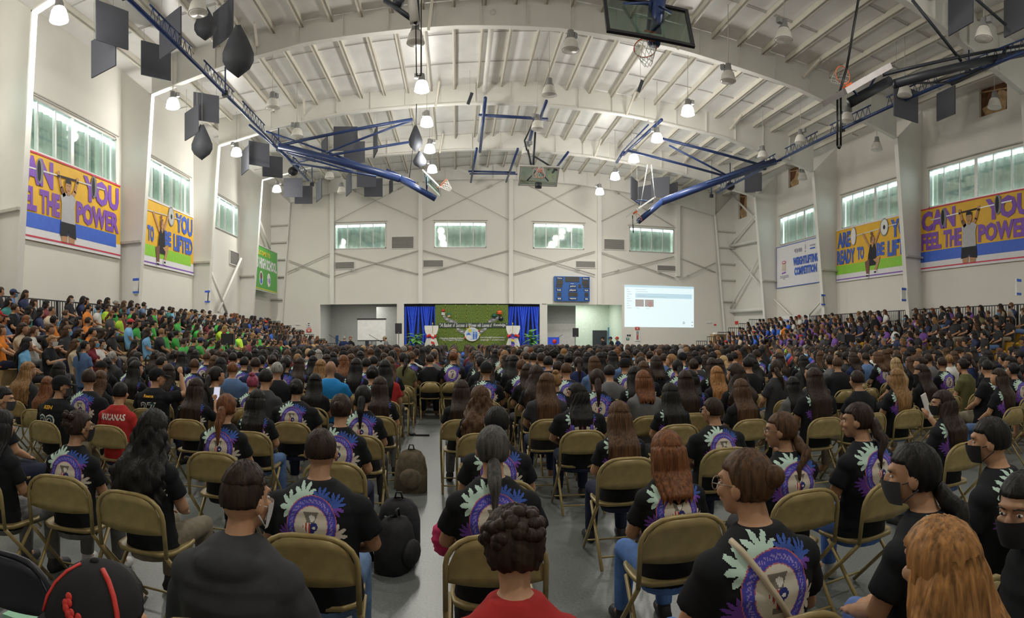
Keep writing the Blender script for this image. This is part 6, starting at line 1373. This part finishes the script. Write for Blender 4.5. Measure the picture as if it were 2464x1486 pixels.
def special():
    S = [dict(u=205, v=818, rho=11.5, label='standing person in denim blue shirt and jeans with dark ponytail before left bleacher', build='f', hair='pony', shirt='denim', pose='stand', trousers=(.05, .09, .2), yaw=-35),
         dict(u=829, v=797, rho=36.5, label='standing man in dark blue jacket seen from behind left of the white screen', build='h', hair='buzz', hc='grey', shirt='navy', kind='long', pose='stand'),
         dict(u=843, v=799, rho=37.3, label='standing person in black shirt with pale garland facing audience', build='f', hair='short', hc='auburn', shirt='black', pose='stand', rot=180),
         dict(u=925, v=800, rho=37.0, label='standing person in grey shirt and brown hat at the screen microphone', build='m', hair='cap', cap='tan', hc='black', shirt='grey', pose='stand', rot=100),
         dict(u=1449, v=797, rho=41.0, label='leftmost robed person with dark cap by the third opening', build='m', hair='cap', cap='black', shirt='black', kind='long', pose='stand', rot=90),
         dict(u=1468, v=799, rho=40.5, label='middle robed person in dark cap by the third opening', build='f', hair='cap', cap='navy', shirt='black', kind='long', pose='stand', rot=100),
         dict(u=1484, v=798, rho=40.5, label='right robed person in red cap by third opening', build='m', hair='cap', cap='red', shirt='navy', kind='long', pose='stand', rot=110),
         dict(u=1889, v=766, rho=None, z0=.87, x=17.2, y=29.3, label='standing person in bright orange vest on the right bleacher steps', build='m', hair='short', shirt='orange', pose='stand', rot=0),
         dict(u=2140, v=758, rho=None, z0=1.16, x=17.7, y=22.1, label='standing person in black hooded top on the right bleacher', build='m', hair='short', hc='brown', shirt='black', kind='long', pose='stand', rot=90),
         dict(u=1905, v=810, rho=None, z0=.29, x=15.2, y=25.4, label='person in yellow safety vest, left one of the pair before right bleacher', build='h', hair='short', shirt='lime', pose='lap', rot=0),
         dict(u=1925, v=815, rho=None, z0=0.0, x=14.5, y=23.6, label='person in yellow safety vest, right one of the pair', build='m', hair='short', shirt='yellow', pose='lap', rot=0)]
    for d in S:
        d = dict(d); u, v, rho, rot = d.pop('u'), d.pop('v'), d.pop('rho'), d.pop('rot', 0); z0 = d.pop('z0', 0.0)
        if rho: x, y, zt = at(u, v, rho); s = max(.92, min(1.12, zt / 1.73))
        else: x, y, s = d.pop('x'), d.pop('y'), 1.0
        seated = d.get('pose') == 'lap'
        person(x, y, z0, math.radians(rot), lod=1, scale=s, **d)
        if seated and z0 == 0: chair(x, y, 0, 'tan folding chair under the person in yellow vest', 1)
        if seated and z0 > 0: MB().m(GOLD).lo_hi((-.25, -.2, 0), (.25, .15, .40)).build('vest_seat', bpy.data.objects['bleacher.001'], Vector((x, y, z0)) - bpy.data.objects['bleacher.001'].location)
        PEOPLE[:] = [p for p in PEOPLE if math.hypot(p['x'] - x, p['y'] - y) > .5]
        CHAIRS[:] = [c for c in CHAIRS if math.hypot(c[0] - x, c[1] - y) > .5]
special()
NMAN = sum(1 for o in bpy.data.objects if o.name.startswith('person'))
NIND = 300 - NMAN
HN = dict(long='long {} hair', longer='very long {} hair', short='short {} hair', medium='shoulder-length {} hair', pony='{} ponytail', bun='{} bun', wavy='wavy {} hair', cap='cap', curly='curly {} hair', buzz='cropped {} hair')
PS = lambda p: rs.uniform(1.04, 1.12) if p.get('bl') else rs.uniform(.93, .99) + .16 * min(1, max(0, (math.hypot(p['x'], p['y']) - 4) / 16))
for p in PEOPLE[:NIND]:
    r_ = math.hypot(p['x'], p['y']); hn = HN[p['hair']].format(p['hc']); col = ('black printed' if p['emb'] else p['shirt'])
    lab = f'{hn}, {col} top, {p["pl"]}'
    lab = lab.replace('shoulder-length', 'medium')
    if len(lab.split()) > 16: lab = lab.replace(' from far end', '').replace(' place', ' seat')
    if len(lab.split()) > 16: lab = lab.replace(' hair', '').replace(' of the ', ' of ')
    person(p['x'], p['y'], p['z'] - (.0), p['rot'], p['build'], p['yaw'], p['hair'], p['hc'], p['shirt'], lab, 'spectators on the bleachers' if p.get('bl') else 'seated audience on folding chairs', p['pose'], 1, PS(p), p['emb'], p['mask'], p['cap'])
# ---- the rest of the crowd as one mesh
CCOL = mat('crowd_colours', rough=.8, noise=.08, nscale=5, attr='Col')
def arr(me):
    me.calc_loop_triangles(); n = len(me.vertices); v = np.empty(n * 3, np.float32); me.vertices.foreach_get('co', v); t = np.empty(len(me.loop_triangles) * 3, np.int32); me.loop_triangles.foreach_get('vertices', t)
    return v.reshape(-1, 3), t.reshape(-1, 3)
AC = {}
def arrc(me):
    if me.name not in AC: AC[me.name] = arr(me)
    return AC[me.name]
V, T, C = [], [], []; off = 0
LODF = 2
for p in PEOPLE[NIND:]:
    pose = 'lap'; ya = math.radians(p['yaw']); sk = skin(); s = PS(p)
    items = [(body_mesh(p['build'], ya, pose, LODF), sk), (shirt_mesh(p['build'], pose, LODF), SCOL[p['shirt']]), (hair_mesh('short' if p['hair'] in ('cap', 'curly') else p['hair'], ya, LODF), HCOL[p['hc']])]
    if p.get('bl'): items.append((trouser_mesh(p['build'], pose, LODF), rs.choice(TCOL)))
    if p['mask'] and math.hypot(p['x'], p['y']) < 30: items.append((mask_mesh(ya), SCOL[p['mask']]))
    if p['cap']: items.append((cap_mesh(ya), SCOL[p['cap']]))
    ca, sa = math.cos(p['rot']), math.sin(p['rot'])
    for me, col in items:
        v, t = arrc(me); w = np.empty_like(v); w[:, 0] = (v[:, 0] * ca - v[:, 1] * sa) * s + p['x']; w[:, 1] = (v[:, 0] * sa + v[:, 1] * ca) * s + p['y']; w[:, 2] = v[:, 2] * s + p['z']
        k = rs.uniform(.85, 1.15); V.append(w); T.append(t + off); off += len(v); C.append(np.tile(np.array([col[0] * k, col[1] * k, col[2] * k, 1], np.float32), (len(v), 1)))
V = np.concatenate(V); T = np.concatenate(T); C = np.concatenate(C)
def bulk(name, V, T, C, m, label, cat):
    me = bpy.data.meshes.new(name); me.vertices.add(len(V)); me.vertices.foreach_set('co', V.ravel()); me.loops.add(len(T) * 3); me.loops.foreach_set('vertex_index', T.ravel().astype(np.int32))
    me.polygons.add(len(T)); me.polygons.foreach_set('loop_start', np.arange(0, len(T) * 3, 3, dtype=np.int32)); me.polygons.foreach_set('loop_total', np.full(len(T), 3, np.int32)); me.polygons.foreach_set('use_smooth', np.ones(len(T), bool))
    if C is not None: a = me.color_attributes.new('Col', 'FLOAT_COLOR', 'POINT'); a.data.foreach_set('color', C.ravel())
    me.update(); me.validate(); me.materials.append(m); o = link(name, me); return tag(o, label, cat, None, 'stuff')
bulk('crowd', V, T, C, CCOL, 'distant seated crowd filling the rows and far bleachers', 'crowd')
# ---- chairs
CHAIRS.sort(key=lambda c: math.hypot(c[0], c[1]) + (0 if vis(dict(x=c[0], y=c[1], z=0), 60) else 500))
NC = 300 - sum(1 for o in bpy.data.objects if o.name.startswith('folding_chair'))
for x, y, rot, pl in CHAIRS[:NC]: chair(x, y, rot, f'tan folding chair, {pl}', 0 if math.hypot(x, y) < 9 else 1)
b = MB().m(CHM)
V, T = [], []; off = 0; one = [arr(CH[1][k]) for k in ('seat', 'backrest', 'back_frame')] + [arr(m_) for m_ in CH[1]['leg']]
for x, y, rot, pl in CHAIRS[NC:]:
    ca, sa = math.cos(rot), math.sin(rot)
    for v, t in one[:3]: w = v.copy(); w[:, 0] = v[:, 0] * ca - v[:, 1] * sa + x; w[:, 1] = v[:, 0] * sa + v[:, 1] * ca + y; V.append(w); T.append(t + off); off += len(v)
if V: bulk('chair_rows', np.concatenate(V), np.concatenate(T), None, CHM, 'tan folding chairs under the distant crowd', 'chairs')

# ================================================================ things on the floor and in hands
def backpack(u, v, rho, lab, col, h=.46, rz=0.0):
    x, y, _ = at(u, v, rho); o = thing('backpack', lab, 'bag', (x, y, 0), rz, None); m = mat('bag_' + lab.split()[0] + lab.split()[1], col, .8, noise=.35, nscale=18, bump=.4)
    b = MB().m(m); vs = []; n_ = 20
    for z, k in ((0, .85), (.03, 1), (.5, 1.0), (.8, .85), (.95, .6), (1.0, .25)):
        for j in range(n_): t = 2 * PI * j / n_; cx, cy = math.cos(t), math.sin(t); q = 1 / (abs(cx) ** 3 + abs(cy) ** 3) ** .333; vs.append((.17 * q * cx * k, .12 * q * cy * k, z * h))
    b.add(vs, [(i * n_ + j, i * n_ + (j + 1) % n_, (i + 1) * n_ + (j + 1) % n_, (i + 1) * n_ + j) for i in range(5) for j in range(n_)] + [tuple(range(n_)), tuple(5 * n_ + j for j in reversed(range(n_)))], True); b.build('bag_body', o)
    MB().m(m).ell((0, -.13, h * .35), (.12, .05, h * .25), 14, 8).build('front_pocket', o)
    MB().m(BLACK).tube([(-.03, -.02, h), (-.02, -.02, h + .05), (.02, -.02, h + .05), (.03, -.02, h)], .008, 6).build('top_handle', o)
    for s in (-1, 1): MB().m(BLACK).tube([(s * .07, .11, h * .9), (s * .09, .17, h * .6), (s * .08, .13, h * .15)], .014, 6).build('strap', o)
backpack(990, 1190, 6.6, 'brown camouflage backpack standing beside the left aisle', (.14, .11, .07), .45)
backpack(950, 1300, 4.35, 'black backpack with loose strap on the left aisle edge', (.015, .015, .018), .37, 1.2)
backpack(960, 1225, 4.9, 'black bag half under the chair beside the camouflage backpack', (.02, .02, .025), .36)
x, y, _ = at(1060, 1290, 3.15); o = thing('pink_bag', 'bright pink crumpled bag hanging beside the grey ponytail man', 'bag', (x + .02, y, .60)); PK = mat('bright_pink_cloth', (.70, .04, .16), .6, bump=.5)
bb = MB().m(PK); vs = []
for i in range(17):
    for j in range(20):
        el = -PI / 2 + PI * i / 16; a = 2 * PI * j / 20; g = 1 + .13 * math.sin(a * 5 + i * 1.1) + .09 * math.sin(a * 9 - i * 2.3) + .08 * math.sin(i * 1.9); vs.append((.062 * g * math.cos(el) * math.cos(a), .055 * g * math.cos(el) * math.sin(a), .095 * math.sin(el)))
bb.add(vs, [(i * 20 + j, i * 20 + (j + 1) % 20, (i + 1) * 20 + (j + 1) % 20, (i + 1) * 20 + j) for i in range(16) for j in range(20)], True); bb.build('bag_body', o); MB().m(PK).tube([(0, 0, .07), (.05, .05, .12), (.09, .09, .06)], .010, 6).build('handle', o)
x, y, _ = at(1005, 1060, 10.5); o = thing('power_strip', 'small black power strip with cord lying across the aisle floor', 'power strip', (x, y, 0)); MB().m(BLACK).lo_hi((-.05, -.04, 0), (.2, .04, .03)).build('housing', o); MB().m(BLACK).ell((-.1, 0, .03), (.07, .05, .03), 10, 6).build('plug', o)
def hand_of(txt, dz=.06):
    r = next(o for o in bpy.data.objects if o.type == 'EMPTY' and o.get('category') == 'person' and txt in o['label']); s = r.scale[0]; w = Vector((.118, .315, 1.045 + dz)) * s; w.rotate(Quaternion((0, 0, 1), r.rotation_euler.z)); return Vector(r.location) + w
for txt, lab in (('holding a white phone', 'white phone held up by long-haired woman at left'), ('ponytail, glasses and phone', 'phone held by the woman with ponytail and glasses')):
    o = thing('phone', lab, 'phone', hand_of(txt), 0); MB().m(WHITE).box((0, 0, 0), (.075, .009, .15), Matrix.Rotation(-.25, 3, 'X')).build('phone_body', o); MB().m(mat('phone_screen', (.5, .5, .6), .2, emit=.45, ecol=(.75, .75, .95))).box((0, -.0055, -.001), (.068, .001, .14), Matrix.Rotation(-.25, 3, 'X')).build('screen', o)
o = thing('paper_sheet', 'white folded paper held by the masked woman at right', 'paper', hand_of('holding white paper', .08)); MB().m(WHITE).box((0, 0, 0), (.06, .01, .24), Matrix.Rotation(-.4, 3, 'Y')).build('sheet', o)
_r = next(o for o in bpy.data.objects if o.type == 'EMPTY' and 'reddish brown hair' in str(o.get('label'))); x, y = _r.location.x + .13, _r.location.y - .16; o = thing('clear_pouch', 'clear plastic pouch hanging on the folding chair seat edge', 'pouch', (x, y, .462)); MB().m(mat('clear_plastic', (.6, .62, .68), .1, alpha=.6)).slab([(-.03, 0, 0), (.06, 0, -.02), (.10, 0, .03), (.0, .02, .12)], (0, .012, 0)).build('pouch_body', o)
for u, v, rho, lab in ((480, 1290, 3.0, 'grey bag'), (860, 1400, 3.2, 'sneaker')): pass

for o in bpy.data.objects:
    n_ = o.name.split('.')[0]
    if n_ in ('lettering', 'print', 'colour_bands', 'athlete_print', 'logo_print', 'emblems', 'border', 'target_square', 'shirt_print', 'shirt_lettering', 'jersey_number', 'shirt_shapes', 'cap_logo', 'flag_fold', 'toolbar'): o['kind'] = 'stuff'
